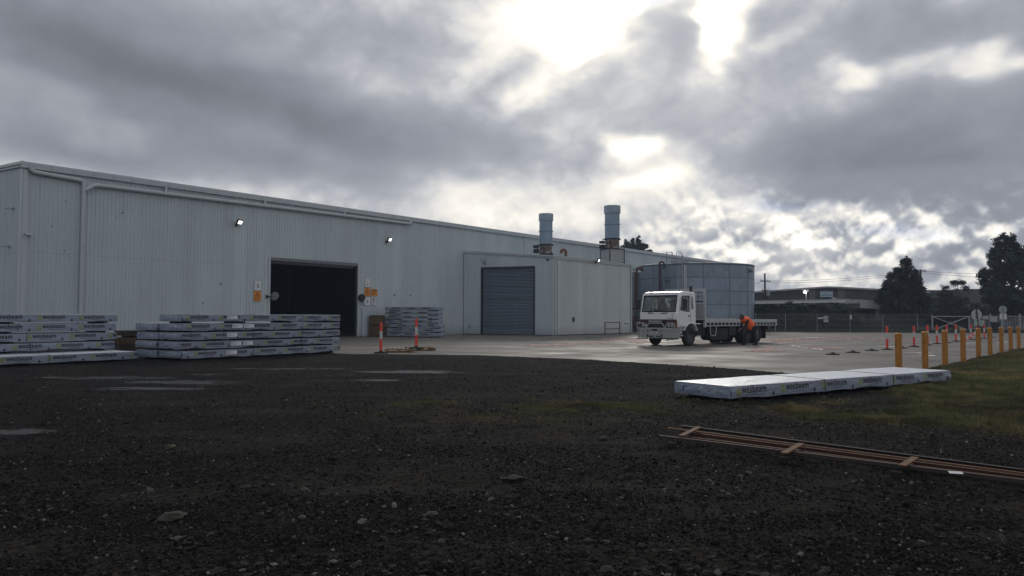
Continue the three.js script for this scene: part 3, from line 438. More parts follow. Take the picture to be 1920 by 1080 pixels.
  const oa = onTank(1405); part('overflow_spout', [rod(ringAt(oa, TR - 0.05, TH - 0.62), ringAt(oa, TR + 0.4, TH - 0.7), 0.13, 12), box(0.3, 0.08, 0.4, 0, TH - 0.45, TR + 0.12).rotateY(oa)], galvMat, t);
}
// ------------------------------------------------------------------ exhaust stacks and pipes on the annex
function exhaust(px, dep, w, ys, label, plinth) {
  const c = atDepth(px, 470, dep), hgt = (y) => c.clone().setY(0).y + EYE + ((593.2 + (px - 960) * 0.0038 - y) / FOCAL) * dep, [, tt] = toST(c), base = annexRoofAt(tt) - 0.05, m = dep / FOCAL;
  const t = thing('exhaust_stack', c.clone().setY(base), 0, label, 'exhaust stack', 'exhaust stacks on the annex roof');
  const H = (y) => hgt(y) - base, R = w * m / 2 * 0.9, RC = w * m / 2, [cap0, cap1, ring, fl, foot] = ys.map(H);
  part('duct', [cyl(R, R, cap1 - fl, 32).translate(0, fl, 0)], stackMat, t);
  part('cap', lathe([[R, cap1 - 0.04], [RC, cap1 + 0.02], [RC, cap0 - 0.03], [RC - 0.03, cap0], [RC - 0.08, cap0 - 0.02], [RC - 0.08, cap1 + 0.2]], 36), stackPale, t);
  part('ring', [lathe([[R, ring - 0.05], [R + 0.05, ring - 0.04], [R + 0.05, ring + 0.04], [R, ring + 0.05]], 32)], stackMat, t);
  part('flange', [lathe([[R, fl - 0.08], [R + 0.09, fl - 0.07], [R + 0.09, fl + 0.02], [R, fl + 0.05]], 32)], darkMat, t);
  part('fan_casing', uvScale(cyl(R * 0.97, R * 0.97, fl - foot, 28).translate(0, foot, 0), 0.9, 0.35), rustPatchMat, t);
  part('motor', [box(0.5, 0.36, 0.4, -R - 0.28, foot + 0.22, 0.3, 0.04), rod(V(-R - 0.05, foot + 0.6, 0.4), V(-R - 0.55, foot + 0.6, 0.4), 0.13, 12), box(0.08, fl - foot, 0.1, -R * 0.35, (fl + foot) / 2, R * 0.94), rod(V(-R - 0.2, foot, 0.3), V(-R - 0.2, fl + 0.02, 0.3), 0.04)], darkMat, t);
  if (plinth) { part('plinth', [box(plinth * m, foot - 0.02, plinth * m * 0.9, 0, foot / 2 - 0.01, 0)].map((g) => g.rotateY(0.5)), greyPaint, t); part('plinth_edge', [box(plinth * m + 0.12, 0.08, plinth * m * 0.9 + 0.12, 0, foot, 0), box(plinth * m + 0.16, 0.08, plinth * m * 0.9 + 0.16, 0, 0.12, 0), ...[-1, 1].flatMap((a) => [-1, 1].map((b) => box(0.07, foot, 0.07, a * plinth * m / 2, foot / 2, b * plinth * m * 0.45)))].map((g) => g.rotateY(0.5)), darkMat, t); }
  else part('base_frame', [box(2.1 * R, foot, 2.1 * R, 0, foot / 2, 0)], darkMat, t);
}
exhaust(1023.6, 64.6, 27.5, [400.5, 414, 433.5, 459, 476], 'shorter blue grey exhaust stack with rusty casing above the roller door', 0);
exhaust(1148, 67.6, 31, [385.5, 400, 420.5, 448, 467.5], 'taller blue grey exhaust stack standing on a boxed plinth', 33);
{
  const c = atDepth(1061, 476, 66), base = annexRoofAt(toST(c)[1]) - 0.05, m = 66 / FOCAL, t = thing('vent_pipe', c.setY(base), 0, 'short rusty hooked vent pipe between the two exhaust stacks', 'pipe');
  part('pipe_bend', pipe([V(0, 0, 0), V(0, 0.95, 0), V(-0.42, 0.95, 0.05), V(-0.42, 0.65, 0.05)], 0.13, 0.22), std({ color: rgb(0.2, 0.075, 0.05), roughness: 0.7 }), t); part('flange', cyl(0.22, 0.22, 0.05, 14), redPipeMat, t);
}
{
  const c = atDepth(1194, 600, 74).setY(0), t = thing('suction_pipe', c, 0, 'dark red hooked pipe rising between the annex and the tank', 'pipe');
  part('riser', pipe([V(-0.5, 2.35, 0), V(0.0, 2.35, 0), V(0.02, 6.35, 0), V(0.6, 6.35, -0.2), V(0.6, 6.1, -0.2)], 0.13, 0.3), redPipeMat, t);
  part('valve', [rod(V(-0.05, 5.95, 0), V(0.35, 6.05, 0), 0.1, 10), cyl(0.2, 0.2, 0.06, 12).translate(0.25, 5.9, 0.1)], trimMat, t);
  part('branch_pipe', [rod(V(-0.9, 5.95, 0), V(0, 5.95, 0), 0.06, 8), rod(V(-0.9, 6.2, 0.1), V(-0.9, 5.7, 0.1), 0.06, 8)], greyPaint, t);
  part('stand', [box(0.14, 2.3, 0.14, -0.5, 1.15, 0), box(0.1, 0.1, 0.5, -0.5, 2.2, 0)], redPipeMat, t);
}
{
  const c = atDepth(1190, 620, 73).setY(0), t = thing('pump_set', c, ROT, 'dark red pump with valves standing past the annex corner', 'pump');
  part('pump_body', [rod(V(-0.5, 0.75, 0), V(0.45, 0.75, 0), 0.3, 16), rod(V(0.1, 0.8, 0), V(0.1, 1.55, 0), 0.14, 12), rod(V(-0.3, 0.8, 0.1), V(-0.3, 1.35, 0.1), 0.12, 12), cyl(0.24, 0.24, 0.07, 14).translate(0.1, 1.5, 0)], redPipeMat, t);
  part('pump_frame', [box(1.3, 0.12, 0.7, 0, 0.42, 0), ...[-0.55, 0.55].flatMap((x) => [-0.28, 0.28].map((z) => box(0.09, 0.38, 0.09, x, 0.19, z)))], darkMat, t);
  part('handwheel', [new THREE.TorusGeometry(0.17, 0.025, 6, 16).rotateX(Math.PI / 2).translate(-0.3, 1.5, 0.1), rod(V(-0.3, 1.3, 0.1), V(-0.3, 1.5, 0.1), 0.02)], redPipeMat, t);
}
{ // low steel guard rail on the annex side wall
  const a = P(1134.5, 628.5), b = P(1162, 627), t = thing('guard_rail', a.clone(), 0, 'low rusty pipe guard frame against the annex side wall', 'guard rail'), d = b.clone().sub(a);
  part('post', rod(V(0, 0, 0), V(0, 1.05, 0), 0.04), rustWood, t); part('post', rod(d.clone(), d.clone().setY(1.05), 0.04), rustWood, t);
  part('rail', rod(V(0, 1.02, 0), d.clone().setY(1.02), 0.035), rustWood, t); part('rail', rod(V(0, 0.5, 0), d.clone().setY(0.5), 0.03), rustWood, t);
}
// ------------------------------------------------------------------ lamps, mirrors, cameras and signs on the walls
function floodlight(pos, turn, label) {
  const t = thing('floodlight', pos, turn, label, 'floodlight', 'lit floodlights on the walls');
  part('bracket', [box(0.1, 0.16, 0.1, 0, -0.12, 0.09), rod(V(0, -0.12, 0.1), V(0.05, -0.08, 0.26), 0.03)], darkMat, t);
  const tilt = (g) => g.rotateX(0.5).rotateY(0.35).translate(0.08, 0.06, 0.34);
  part('housing', tilt(box(0.42, 0.31, 0.12, 0, 0, -0.03, 0.02)), darkMat, t);
  part('lens', tilt(box(0.31, 0.2, 0.02, 0, 0, 0.042)), lampGlow, t);
  const L = new THREE.RectAreaLight(new THREE.Color(1, 0.97, 0.92), 5, 0.31, 0.2), n = V(0, 0, 1).applyEuler(new THREE.Euler(0.5, 0, 0)).applyAxisAngle(V(0, 1, 0), 0.35);
  L.position.copy(V(0.08, 0.06, 0.34).addScaledVector(n, 0.06)); t.add(L); L.lookAt(t.localToWorld(L.position.clone().add(n)));
}
for (const [x, y, l] of [[441, 419, 'lit floodlight high on the warehouse wall left of the dark doorway'], [723, 451, 'lit floodlight high on the warehouse wall right of the dark doorway']]) { const [s, h] = wallAt(x, y); floodlight(F(s, 0.03, h), ROT, l); }
{ const [s, h] = wallAt(1115, 489.5, tA1 + 0.1); floodlight(F(s, tA1 + 0.1, h), ROT, 'lit floodlight under the roof edge of the annex side wall'); }
{ const [s, h] = wallAt(1109, 520, tA1); }
function mirror(px, py, label, flip) {
  const [s, h] = wallAt(px, py), t = thing('convex_mirror', F(s, 0.05, h), ROT, label, 'mirror', 'round mirrors at the doorway');
  const m = new THREE.Group(); const prof = [[0.001, 0.05], [0.16, 0.044], [0.3, 0.024], [0.33, 0]];
  const place = (g) => g.rotateX(Math.PI / 2).rotateY(flip ? 2.1 : -1.05).rotateZ(-0.3).scale(0.78, 0.78, 0.78).translate(0, 0, 0.3);
  part('mirror_face', place(lathe(prof, 28)), flip ? darkMat : std({ color: rgb(0.13, 0.135, 0.14), roughness: 0.6 }), t);
  part('mirror_rim', place(lathe([[0.32, -0.05], [0.36, -0.03], [0.36, 0.02], [0.33, 0.03]], 28)), flip ? darkMat : std({ color: rgb(0.2, 0.205, 0.21), roughness: 0.5 }), t);
  part('mirror_back', place(lathe([[0.33, -0.03], [0.22, -0.1], [0.001, -0.12]], 24)), darkMat, t);
  part('bracket', [rod(V(-0.35 * (flip ? -1 : 1), -0.03, 0), V(0, 0, 0.26), 0.03), box(0.1, 0.2, 0.08, -0.38 * (flip ? -1 : 1), -0.03, 0.03)], darkMat, t);
}
mirror(509, 555.5, 'pale round convex mirror on the left jamb of the dark doorway', false);
mirror(672, 558.5, 'black backed round mirror on the right jamb of the dark doorway', true);
function plate(px, py, wpx, hpx, tex, name, label, edge = 0x888888) {
  const [s, h] = wallAt(px, py), k = (F(s, 0).z / -FOCAL), sx = wallAt(px + wpx / 2, py)[0] - wallAt(px - wpx / 2, py)[0], sy = wallAt(px, py - hpx / 2)[1] - wallAt(px, py + hpx / 2)[1];
  const t = thing(name, F(s, 0.06, h), ROT, label, 'sign', 'signs beside the doorway');
  part('plate', box(sx, sy, 0.02, 0, 0, 0, 0.004), greyPaint, t);
  part('face', new THREE.PlaneGeometry(sx - 0.012, sy - 0.012).translate(0, 0, 0.013), std({ map: tex, roughness: 0.4 }), t);
}
const numberTex = (txt, small) => canvasTex(128, 160, (x, w, h) => { x.fillStyle = '#d4d6d8'; x.fillRect(0, 0, w, h); x.fillStyle = '#15181c'; x.textAlign = 'center'; x.textBaseline = 'middle'; x.font = 'bold ' + (small ? 58 : 88) + 'px sans-serif'; x.fillText(txt, w / 2, h / 2 + (small ? -10 : 4)); if (small) { x.fillRect(34, 100, 60, 10); x.fillRect(30, 128, 70, 7); } });
const warnTex = canvasTex(160, 256, (x, w, h) => { x.fillStyle = '#e08a12'; x.fillRect(0, 0, w, h); x.fillStyle = '#2a1c0c'; x.fillRect(6, 6, w - 12, 10); x.lineWidth = 13; x.strokeStyle = '#2a1c0c'; x.beginPath(); x.moveTo(80, 38); x.lineTo(132, 128); x.lineTo(28, 128); x.closePath(); x.stroke(); x.fillRect(72, 66, 16, 34); x.fillRect(72, 106, 16, 12); for (let k = 0; k < 4; k++) x.fillRect(20, 158 + k * 22, 120 - (k % 2) * 26, 9); });
const textSign = canvasTex(256, 192, (x, w, h) => { x.fillStyle = '#d98d22'; x.fillRect(0, 0, w, h); x.fillStyle = '#2c200f'; x.fillRect(14, 14, 228, 24); for (let k = 0; k < 4; k++) x.fillRect(30 + (k % 2) * 14, 58 + k * 32, 196 - (k % 2) * 28 - (k === 3 ? 60 : 0), 13); });
const maskSign = canvasTex(128, 192, (x, w, h) => { x.fillStyle = '#d2d4d6'; x.fillRect(0, 0, w, h); x.strokeStyle = '#1a1c22'; x.fillStyle = '#1a1c22'; x.lineWidth = 9; x.beginPath(); x.arc(64, 54, 38, 0, 7); x.stroke(); x.beginPath(); x.arc(64, 44, 15, 0, 7); x.fill(); x.fillRect(50, 56, 28, 26); for (let k = 0; k < 3; k++) x.fillRect(26 + k * 6, 110 + k * 16, 76 - k * 12, 7); x.fillRect(14, 168, 100, 6); });
const smallSign = canvasTex(128, 128, (x, w, h) => { x.fillStyle = '#c4c7ca'; x.fillRect(0, 0, w, h); x.fillStyle = '#26292e'; x.fillRect(10, 8, 108, 7); x.fillRect(56, 40, 34, 12); x.fillRect(18, 76, 92, 20); x.fillRect(10, 112, 108, 6); });
plate(482.5, 536, 13, 17.5, numberTex('5'), 'number_sign', 'white sign with a 5 left of the dark doorway');
plate(481.5, 555, 13.5, 19, warnTex, 'warning_sign', 'orange warning sign under the 5 left of the doorway');
plate(688, 530.5, 9, 15.5, numberTex('1', true), 'number_sign', 'small white sign at the top right of the doorway');
plate(687.5, 547.5, 10, 17, warnTex, 'warning_sign', 'orange triangle warning sign right of the doorway');
plate(700.5, 548.5, 12.5, 13, textSign, 'warning_sign', 'orange sign with lines of text right of the doorway');
plate(688, 565, 10.5, 15.5, numberTex('5'), 'number_sign', 'white sign with a 5 right of the dark doorway');
plate(699.5, 564, 8.5, 15.5, maskSign, 'notice_sign', 'white notice with a round black symbol right of the doorway');
plate(678.5, 564.5, 8, 12, smallSign, 'notice_sign', 'small white notice beside the black round mirror');
for (const [x, y, l] of [[49, 440, 'small white camera on the warehouse wall near its left corner']]) { const [s, h] = wallAt(x, y), c = thing('security_camera', F(Math.max(s, 0.3), 0.05, h), ROT, l, 'camera'); part('camera_body', [box(0.3, 0.1, 0.12, -0.12, 0, 0.22, 0.02)], trimMat, c); part('bracket', [rod(V(0, 0, 0), V(-0.05, -0.02, 0.2), 0.025), box(0.1, 0.12, 0.04, 0, 0, 0.01)], greyPaint, c); part('lens', rod(V(-0.27, 0, 0.22), V(-0.29, 0, 0.22), 0.04, 10), darkMat, c); }
for (const [back, h, l] of [[1.2, 6.85, 'upper small camera on the left end wall of the warehouse'], [1.6, 4.95, 'lower small camera on the left end wall of the warehouse']]) { const c = thing('security_camera', F(-0.06, -back, h), ROT - Math.PI / 2, l, 'camera'); part('camera_body', [box(0.12, 0.1, 0.3, 0, 0, 0.22, 0.02)], trimMat, c); part('bracket', [rod(V(0, 0, 0), V(0, -0.02, 0.15), 0.025), box(0.1, 0.12, 0.04, 0, 0, 0.01)], greyPaint, c); }

// ------------------------------------------------------------------ wrapped packs of timber
const SIDE_W = 2.5;
const sideTex = canvasTex(2048, 192, (x, w, h) => {
  x.fillStyle = '#b4bac6'; x.fillRect(0, 0, w, h);
  const r = rng(6); for (let k = 0; k < 420; k++) { x.fillStyle = r() < 0.5 ? 'rgba(255,255,255,0.05)' : 'rgba(70,80,100,0.05)'; x.fillRect(r() * w, r() * h, 30 + r() * 200, 2 + r() * 10); }
  for (const o of [90, 90 + 1024]) {
    x.fillStyle = '#a7b35a'; x.beginPath(); x.arc(o + 70, 92, 62, 0, 7); x.fill(); x.strokeStyle = '#b4bac6'; x.lineWidth = 9; x.beginPath(); x.arc(o + 74, 98, 40, 2.2, 6.6); x.stroke(); x.beginPath(); x.arc(o + 78, 104, 20, 2.2, 6.8); x.stroke();
    x.fillStyle = '#05070c'; x.font = 'bold 128px sans-serif'; x.textBaseline = 'alphabetic'; x.save(); x.translate(o + 140, 114); x.scale(0.96, 1); x.fillText('wesbeam', 0, 0); x.lineWidth = 5; x.strokeStyle = '#05070c'; x.strokeText('wesbeam', 0, 0); x.restore();
    x.fillStyle = '#39424f'; for (let k = 0; k < 7; k++) x.fillRect(o + 300 + k * 46, 138, 30 + (k * 13) % 14, 12);
    x.fillStyle = '#141a24'; x.beginPath(); x.moveTo(o + 856, 104); x.lineTo(o + 892, 172); x.lineTo(o + 820, 172); x.closePath(); x.fill(); x.fillRect(o + 846, 172, 20, 8);
  }
});
sideTex.wrapT = THREE.ClampToEdgeWrapping;
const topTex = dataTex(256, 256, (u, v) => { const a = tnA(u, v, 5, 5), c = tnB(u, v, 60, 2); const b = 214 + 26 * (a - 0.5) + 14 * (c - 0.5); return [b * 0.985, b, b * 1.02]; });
const endTex = canvasTex(512, 128, (x, w, h) => { x.fillStyle = '#b4bac6'; x.fillRect(0, 0, w, h); x.fillStyle = '#e4e6ea'; x.fillRect(250, 26, 140, 58); x.fillStyle = '#565d6a'; for (let k = 0; k < 4; k++) x.fillRect(262, 34 + k * 13, 60 + (k * 37) % 50, 5); x.fillStyle = '#2c4790'; x.fillRect(96, 40, 10, 52); x.fillRect(106, 36, 26, 9); });
const creaseTex = dataTex(1024, 256, (u, v) => { const w = tnA(u, v, 6, 3), r1 = 1 - Math.abs(2 * tnB(u + 0.12 * v, v + 0.35 * w, 14, 3, 5) - 1), r2 = 1 - Math.abs(2 * tnC(u - 0.2 * v, v * 0.5 + 0.2 * w, 24, 2) - 1), h = 255 * (0.62 * r1 ** 3 + 0.3 * r2 ** 4 + 0.08 * w); return [h, h, h]; }, false);
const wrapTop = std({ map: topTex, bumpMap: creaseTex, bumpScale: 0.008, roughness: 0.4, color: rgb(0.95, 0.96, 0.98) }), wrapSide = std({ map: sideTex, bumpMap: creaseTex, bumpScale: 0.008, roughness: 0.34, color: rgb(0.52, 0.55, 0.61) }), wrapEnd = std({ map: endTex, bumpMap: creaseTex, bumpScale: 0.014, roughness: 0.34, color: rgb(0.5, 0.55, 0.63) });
const bearerMat = darkWood;
function wrapGeo(L, H, W, seed, u0) {          // a pack wrapped in film: soft edges, creases, a skirt that hangs unevenly
  const nx = Math.round(L / 0.055), g = new THREE.BoxGeometry(L, H, W, nx, 7, Math.round(W / 0.06)), p = g.attributes.position, n = g.attributes.normal, uv = g.attributes.uv, r = 0.016;
  for (let i = 0; i < p.count; i++) {
    let x = p.getX(i), y = p.getY(i), z = p.getZ(i); const ax = Math.abs(n.getX(i)), ay = n.getY(i), az = Math.abs(n.getZ(i));
    if (az > 0.5) uv.setXY(i, (n.getZ(i) > 0 ? x + L / 2 : L / 2 - x) / SIDE_W + u0, (y + H / 2) / H * 0.96 + 0.02); else if (ax > 0.5) uv.setXY(i, uv.getX(i) * 0.98 + 0.01, uv.getY(i)); else uv.setXY(i, x / 1.5, z / 1.5);
    const c = [clamp(x, -L / 2 + r, L / 2 - r), clamp(y, -H / 2 + r, H / 2 - r), clamp(z, -W / 2 + r, W / 2 - r)], d = V(x - c[0], y - c[1], z - c[2]); if (d.length() > 1e-6) { d.setLength(Math.min(d.length(), r)); x = c[0] + d.x; y = c[1] + d.y; z = c[2] + d.z; }
    const nearEnd = Math.exp(-Math.min(L / 2 - Math.abs(x), 9) / 0.55), slope = Math.sign(x || 1);
    if (az > 0.5) { const k = Math.sign(n.getZ(i)), cr = 1 - Math.abs(noise3(x * 1.1 + seed, y * 9 + x * 2.5 * slope, seed)) * 2; z += k * (0.012 * noise3(x * 1.6, y * 5, seed) + (0.014 + 0.024 * nearEnd) * Math.max(0, cr) ** 3 * (1 - Math.abs(2 * y / H)) + 0.006 * smooth(0, -H / 2, y)); if (y < -H / 2 + 0.03) y += 0.045 * noise3(x * 1.3, seed, 4) - 0.002; }
    else if (ax > 0.5) { const k = Math.sign(n.getX(i)), cr = 1 - Math.abs(noise3(z * 2.2 + y * 5 * Math.sign(z), y * 4, seed + 3)) * 2.2; x += k * (0.034 * Math.max(0, cr) ** 2 * (1 - Math.abs(2 * y / H)) - 0.004); if (y < -H / 2 + 0.03) y += 0.03 * noise3(z * 2.3, seed, 9); }
    else if (ay > 0.5) y += 0.006 * noise3(x * 1.2, z * 2.2, seed) + 0.004 * Math.max(0, 1 - 3 * Math.abs(noise3(x * 0.8 + z * 1.6, z, seed + 9))) - 0.004;
    p.setXYZ(i, x, y, z);
  }
  g.computeVertexNormals(); return g;
}
const wrapCache = {};
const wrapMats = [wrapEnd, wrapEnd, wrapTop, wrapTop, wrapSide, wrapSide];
const labelMat = std({ map: canvasTex(128, 64, (x, w, h) => { x.fillStyle = '#dcdfe2'; x.fillRect(0, 0, w, h); x.fillStyle = '#59606b'; for (let k = 0; k < 5; k++) x.fillRect(8, 8 + k * 10, 30 + (k * 41) % 80, 4); }), roughness: 0.4 });
function timberPack(pos, turn, L, H, W, seed, label, group, o = {}) {         // pos: middle of its foot
  const t = thing('timber_pack', pos, turn, label, 'timber pack', group), gap = 0.06, key = [L, H, W, seed % 5].join();
  wrapCache[key] ??= wrapGeo(L, H - gap, W, (seed % 5) * 3.7 + 1, (seed % 5) * 0.37);
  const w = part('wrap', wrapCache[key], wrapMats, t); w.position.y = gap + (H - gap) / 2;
  const nb = Math.max(2, Math.round(L / 1.9)); for (let i = 0; i < nb; i++) part('bearer', box(0.1, gap, W - 0.16, -L / 2 + 0.35 + (i * (L - 0.7)) / (nb - 1), gap / 2 - 0.002, 0), o.paleBearers ? paleWood : bearerMat, t);
  for (const f of o.seams ?? [0.36, 0.7]) part('strap', [box(0.014, H - gap - 0.01, 0.006, 0, 0, W / 2 + 0.012), box(0.014, H - gap - 0.01, 0.006, 0, 0, -W / 2 - 0.012), box(0.014, 0.006, W + 0.02, 0, (H - gap) / 2 + 0.004, 0)].map((g) => g.translate(-L / 2 + f * L, gap + (H - gap) / 2, 0)), darkMat, t);
  for (const f of o.labels ?? []) part('label_sheet', box(0.42, 0.13, 0.004, -L / 2 + f * L, gap + (H - gap) * 0.55, W / 2 + 0.021), labelMat, t);
  return t;
}
{ // the single pack on the grass edge
  const a = P(1370, 757), b = P(1783, 718.6), d = b.clone().sub(a), L = d.length(), turn = Math.atan2(-d.z, d.x), W = 1.34, H = 0.285;
  const mid = a.clone().addScaledVector(d, 0.5).add(V(-Math.sin(turn), 0, -Math.cos(turn)).multiplyScalar(W / 2)).setY(0.015);
  timberPack(mid, turn, Math.round(L * 50) / 50, H, W, 0, 'single long white wrapped timber pack lying in front of the yellow bollards', undefined, { seams: [0.36, 0.68] });
}
const STK = 57.6 * Math.PI / 180, sx = V(Math.cos(STK), 0, -Math.sin(STK)), sz = V(Math.sin(STK), 0, Math.cos(STK));
{ // near stack, two rows
  const near = P(339.5, 678), base = 0.03, pitch = 0.3, L = 7.0, W = 1.22, order = ['lowest', 'second lowest', 'middle', 'second highest', 'topmost'];
  for (let k = 0; k < 5; k++) { const j = k === 4 ? 0.0 : 0.02 * Math.sin(k * 5); timberPack(near.clone().addScaledVector(sx, L / 2 + j).addScaledVector(sz, -W / 2 + 0.01 * Math.cos(k * 3)).setY(base + k * pitch), STK + 0.004 * Math.sin(k * 7), L, pitch, W, k + 1, `${order[k]} wrapped pack in the front row of the tall stack by the doorway`, 'packs in the tall stack by the doorway', { seams: [0.4, 0.72], labels: k % 2 ? [0.3, 0.37] : [0.27], paleBearers: false }); }
  for (let k = 0; k < 4; k++) timberPack(near.clone().addScaledVector(sx, L / 2 - 0.03 + 0.03 * Math.sin(k * 4)).addScaledVector(sz, -W * 1.5 - 0.06).setY(base + k * pitch), STK, L, pitch, W, k + 2, `${['lowest', 'second lowest', 'second highest', 'topmost'][k]} wrapped pack in the back row of the tall stack by the doorway`, 'packs in the tall stack by the doorway', { seams: [0.5] });
}
{ // left stack running out of the frame, and the low pack in front of it
  const fr = P(259, 676.5), L = 6.4, W = 1.22;
  timberPack(fr.clone().addScaledVector(sx, -L / 2).addScaledVector(sz, -W / 2).setY(0.02), STK, L, 0.29, W, 3, 'low wrapped pack on the ground in front of the left stack', undefined, { seams: [0.57], labels: [] });
  const bk = fr.clone().addScaledVector(sz, -W - 0.12).addScaledVector(sx, 0.02), order = ['lowest', 'second lowest', 'middle', 'second highest', 'topmost'];
  for (let k = 0; k < 5; k++) timberPack(bk.clone().addScaledVector(sx, -L / 2 + 0.05 * Math.sin(k * 3 + 1)).addScaledVector(sz, -W / 2 + 0.015 * Math.sin(k * 5)).setY(0.02 + k * 0.298), STK + 0.006 * Math.sin(k * 4), L, 0.298, W, k + 6, `${order[k]} wrapped pack in the stack at the left picture edge`, 'packs in the left stack', { seams: k === 4 ? [] : [0.62 - 0.03 * k], paleBearers: k === 4 });
  const tb = P(242, 659), cols = [darkWood, mossWood, darkWood];
}
function timberBundle(pos, turn, L, H, W, nx, ny, mats, label, group) {          // sawn boards, each its own piece
  const t = thing('timber_bundle', pos, turn, label, 'timber bundle', group), r = rng(Math.round(pos.x * 100) + ny * 7 + 999), g = uvWorld(box(L, H / ny - 0.008, W / nx - 0.008, 0, 0, 0, 0.006), 0.5);
  for (let j = 0; j < ny; j++) for (let i = 0; i < nx; i++) { const b = part('board', g, mats[Math.floor(r() * mats.length)], t); b.position.set((r() - 0.5) * 0.05, 0.06 + (j + 0.5) * H / ny, -W / 2 + (i + 0.5) * W / nx); }
  for (const f of [-0.35, 0.35]) part('bearer', box(0.1, 0.058, W, f * L, 0.029, 0), darkWood, t);
  return t;
}
{
  const a = P(222, 659.5), dW = wood(0.075, 0.07, 0.06), dW2 = wood(0.1, 0.092, 0.075);
  for (let k = 0; k < 3; k++) timberBundle(a.clone().addScaledVector(sx, 1.3 + (k === 2 ? 0.35 : 0)).addScaledVector(sz, -0.5).setY(k * 0.285), STK, 2.6, 0.22, 1.0, 4, 2, [dW, dW2], `${['bottom', 'middle', 'top'][k]} dark timber bundle between the two wrapped stacks`, 'dark timber bundles between the stacks');
  const pb = thing('timber_offcut', a.clone().addScaledVector(sz, 0.12).addScaledVector(sx, 0.3).setY(0.315), STK, 'short pale brown timber block lying against the dark bundles', 'timber block'); part('block', uvWorld(box(0.8, 0.2, 0.2, 0, 0.1, 0, 0.01), 0.6), wood(0.2, 0.16, 0.11), pb); part('support_block', uvWorld(box(0.7, 0.3, 0.18, 0, -0.16, 0, 0.01), 0.6), dW, pb);
  const c = P(689, 631.2); const dir = N.clone().negate();
  for (let k = 0; k < 2; k++) timberBundle(c.clone().addScaledVector(V(1, 0, -0.12).normalize(), 1.15 + k * 0.03).add(V(0, 0, -0.6)).setY(k * 0.78), 0.12, 2.3, 0.7, 1.1, 4, 5, [mossWood, wood(0.26, 0.29, 0.24), wood(0.3, 0.3, 0.24)], `${k ? 'upper' : 'lower'} mossy green timber bundle right of the dark doorway`, 'mossy bundles right of the doorway');
}
{ // far stack of seven packs
  const c = P(812, 633), ang = 2.72, ax = V(Math.cos(ang), 0, -Math.sin(ang)), az = V(Math.sin(ang), 0, Math.cos(ang)), L = 3.9, W = 1.5;
  // long axis runs back to the left, its long face towards the doorway
  for (let k = 0; k < 7; k++) { const low = k < 3; timberPack(c.clone().addScaledVector(ax, L / 2 + (low ? -0.1 : 0.12)).addScaledVector(az, W / 2 + (low ? 0 : 0.05)).setY(k * 0.305), ang + (low ? 0.02 : 0), L, 0.305, W, k, `${['lowest', 'second lowest', 'third lowest', 'fourth', 'third highest', 'second highest', 'topmost'][k]} pack in the stack of seven beside the annex`, 'packs in the stack of seven by the annex', { seams: [], paleBearers: k > 3 }); }
}
{ // tall dark stack of boards against the warehouse wall
  const c = P(855, 624.8), t = thing('board_stack', c.clone(), ROT, 'tall narrow stack of dark rusty brown boards beside the annex', 'board stack'), r = rng(31), m = [rustWood, wood(0.2, 0.13, 0.11), wood(0.12, 0.1, 0.09)], g = uvWorld(box(0.84, 0.1, 0.7, 0, 0, 0, 0.008), 0.7);
  for (let k = 0; k < 20; k++) { const b = part('board', g, m[Math.floor(r() * 3)], t); b.position.set((r() - 0.5) * 0.04, 0.055 + k * 0.112, (r() - 0.5) * 0.04); }
  part('post', box(0.06, 2.3, 0.06, -0.42, 1.15, 0.36), darkMat, t); part('post', box(0.06, 2.3, 0.06, 0.42, 1.15, 0.36), darkMat, t); part('cap', [box(0.9, 0.05, 0.76, 0, 2.3, 0), box(0.5, 0.12, 0.4, 0.05, 2.38, 0)], darkMat, t);
}

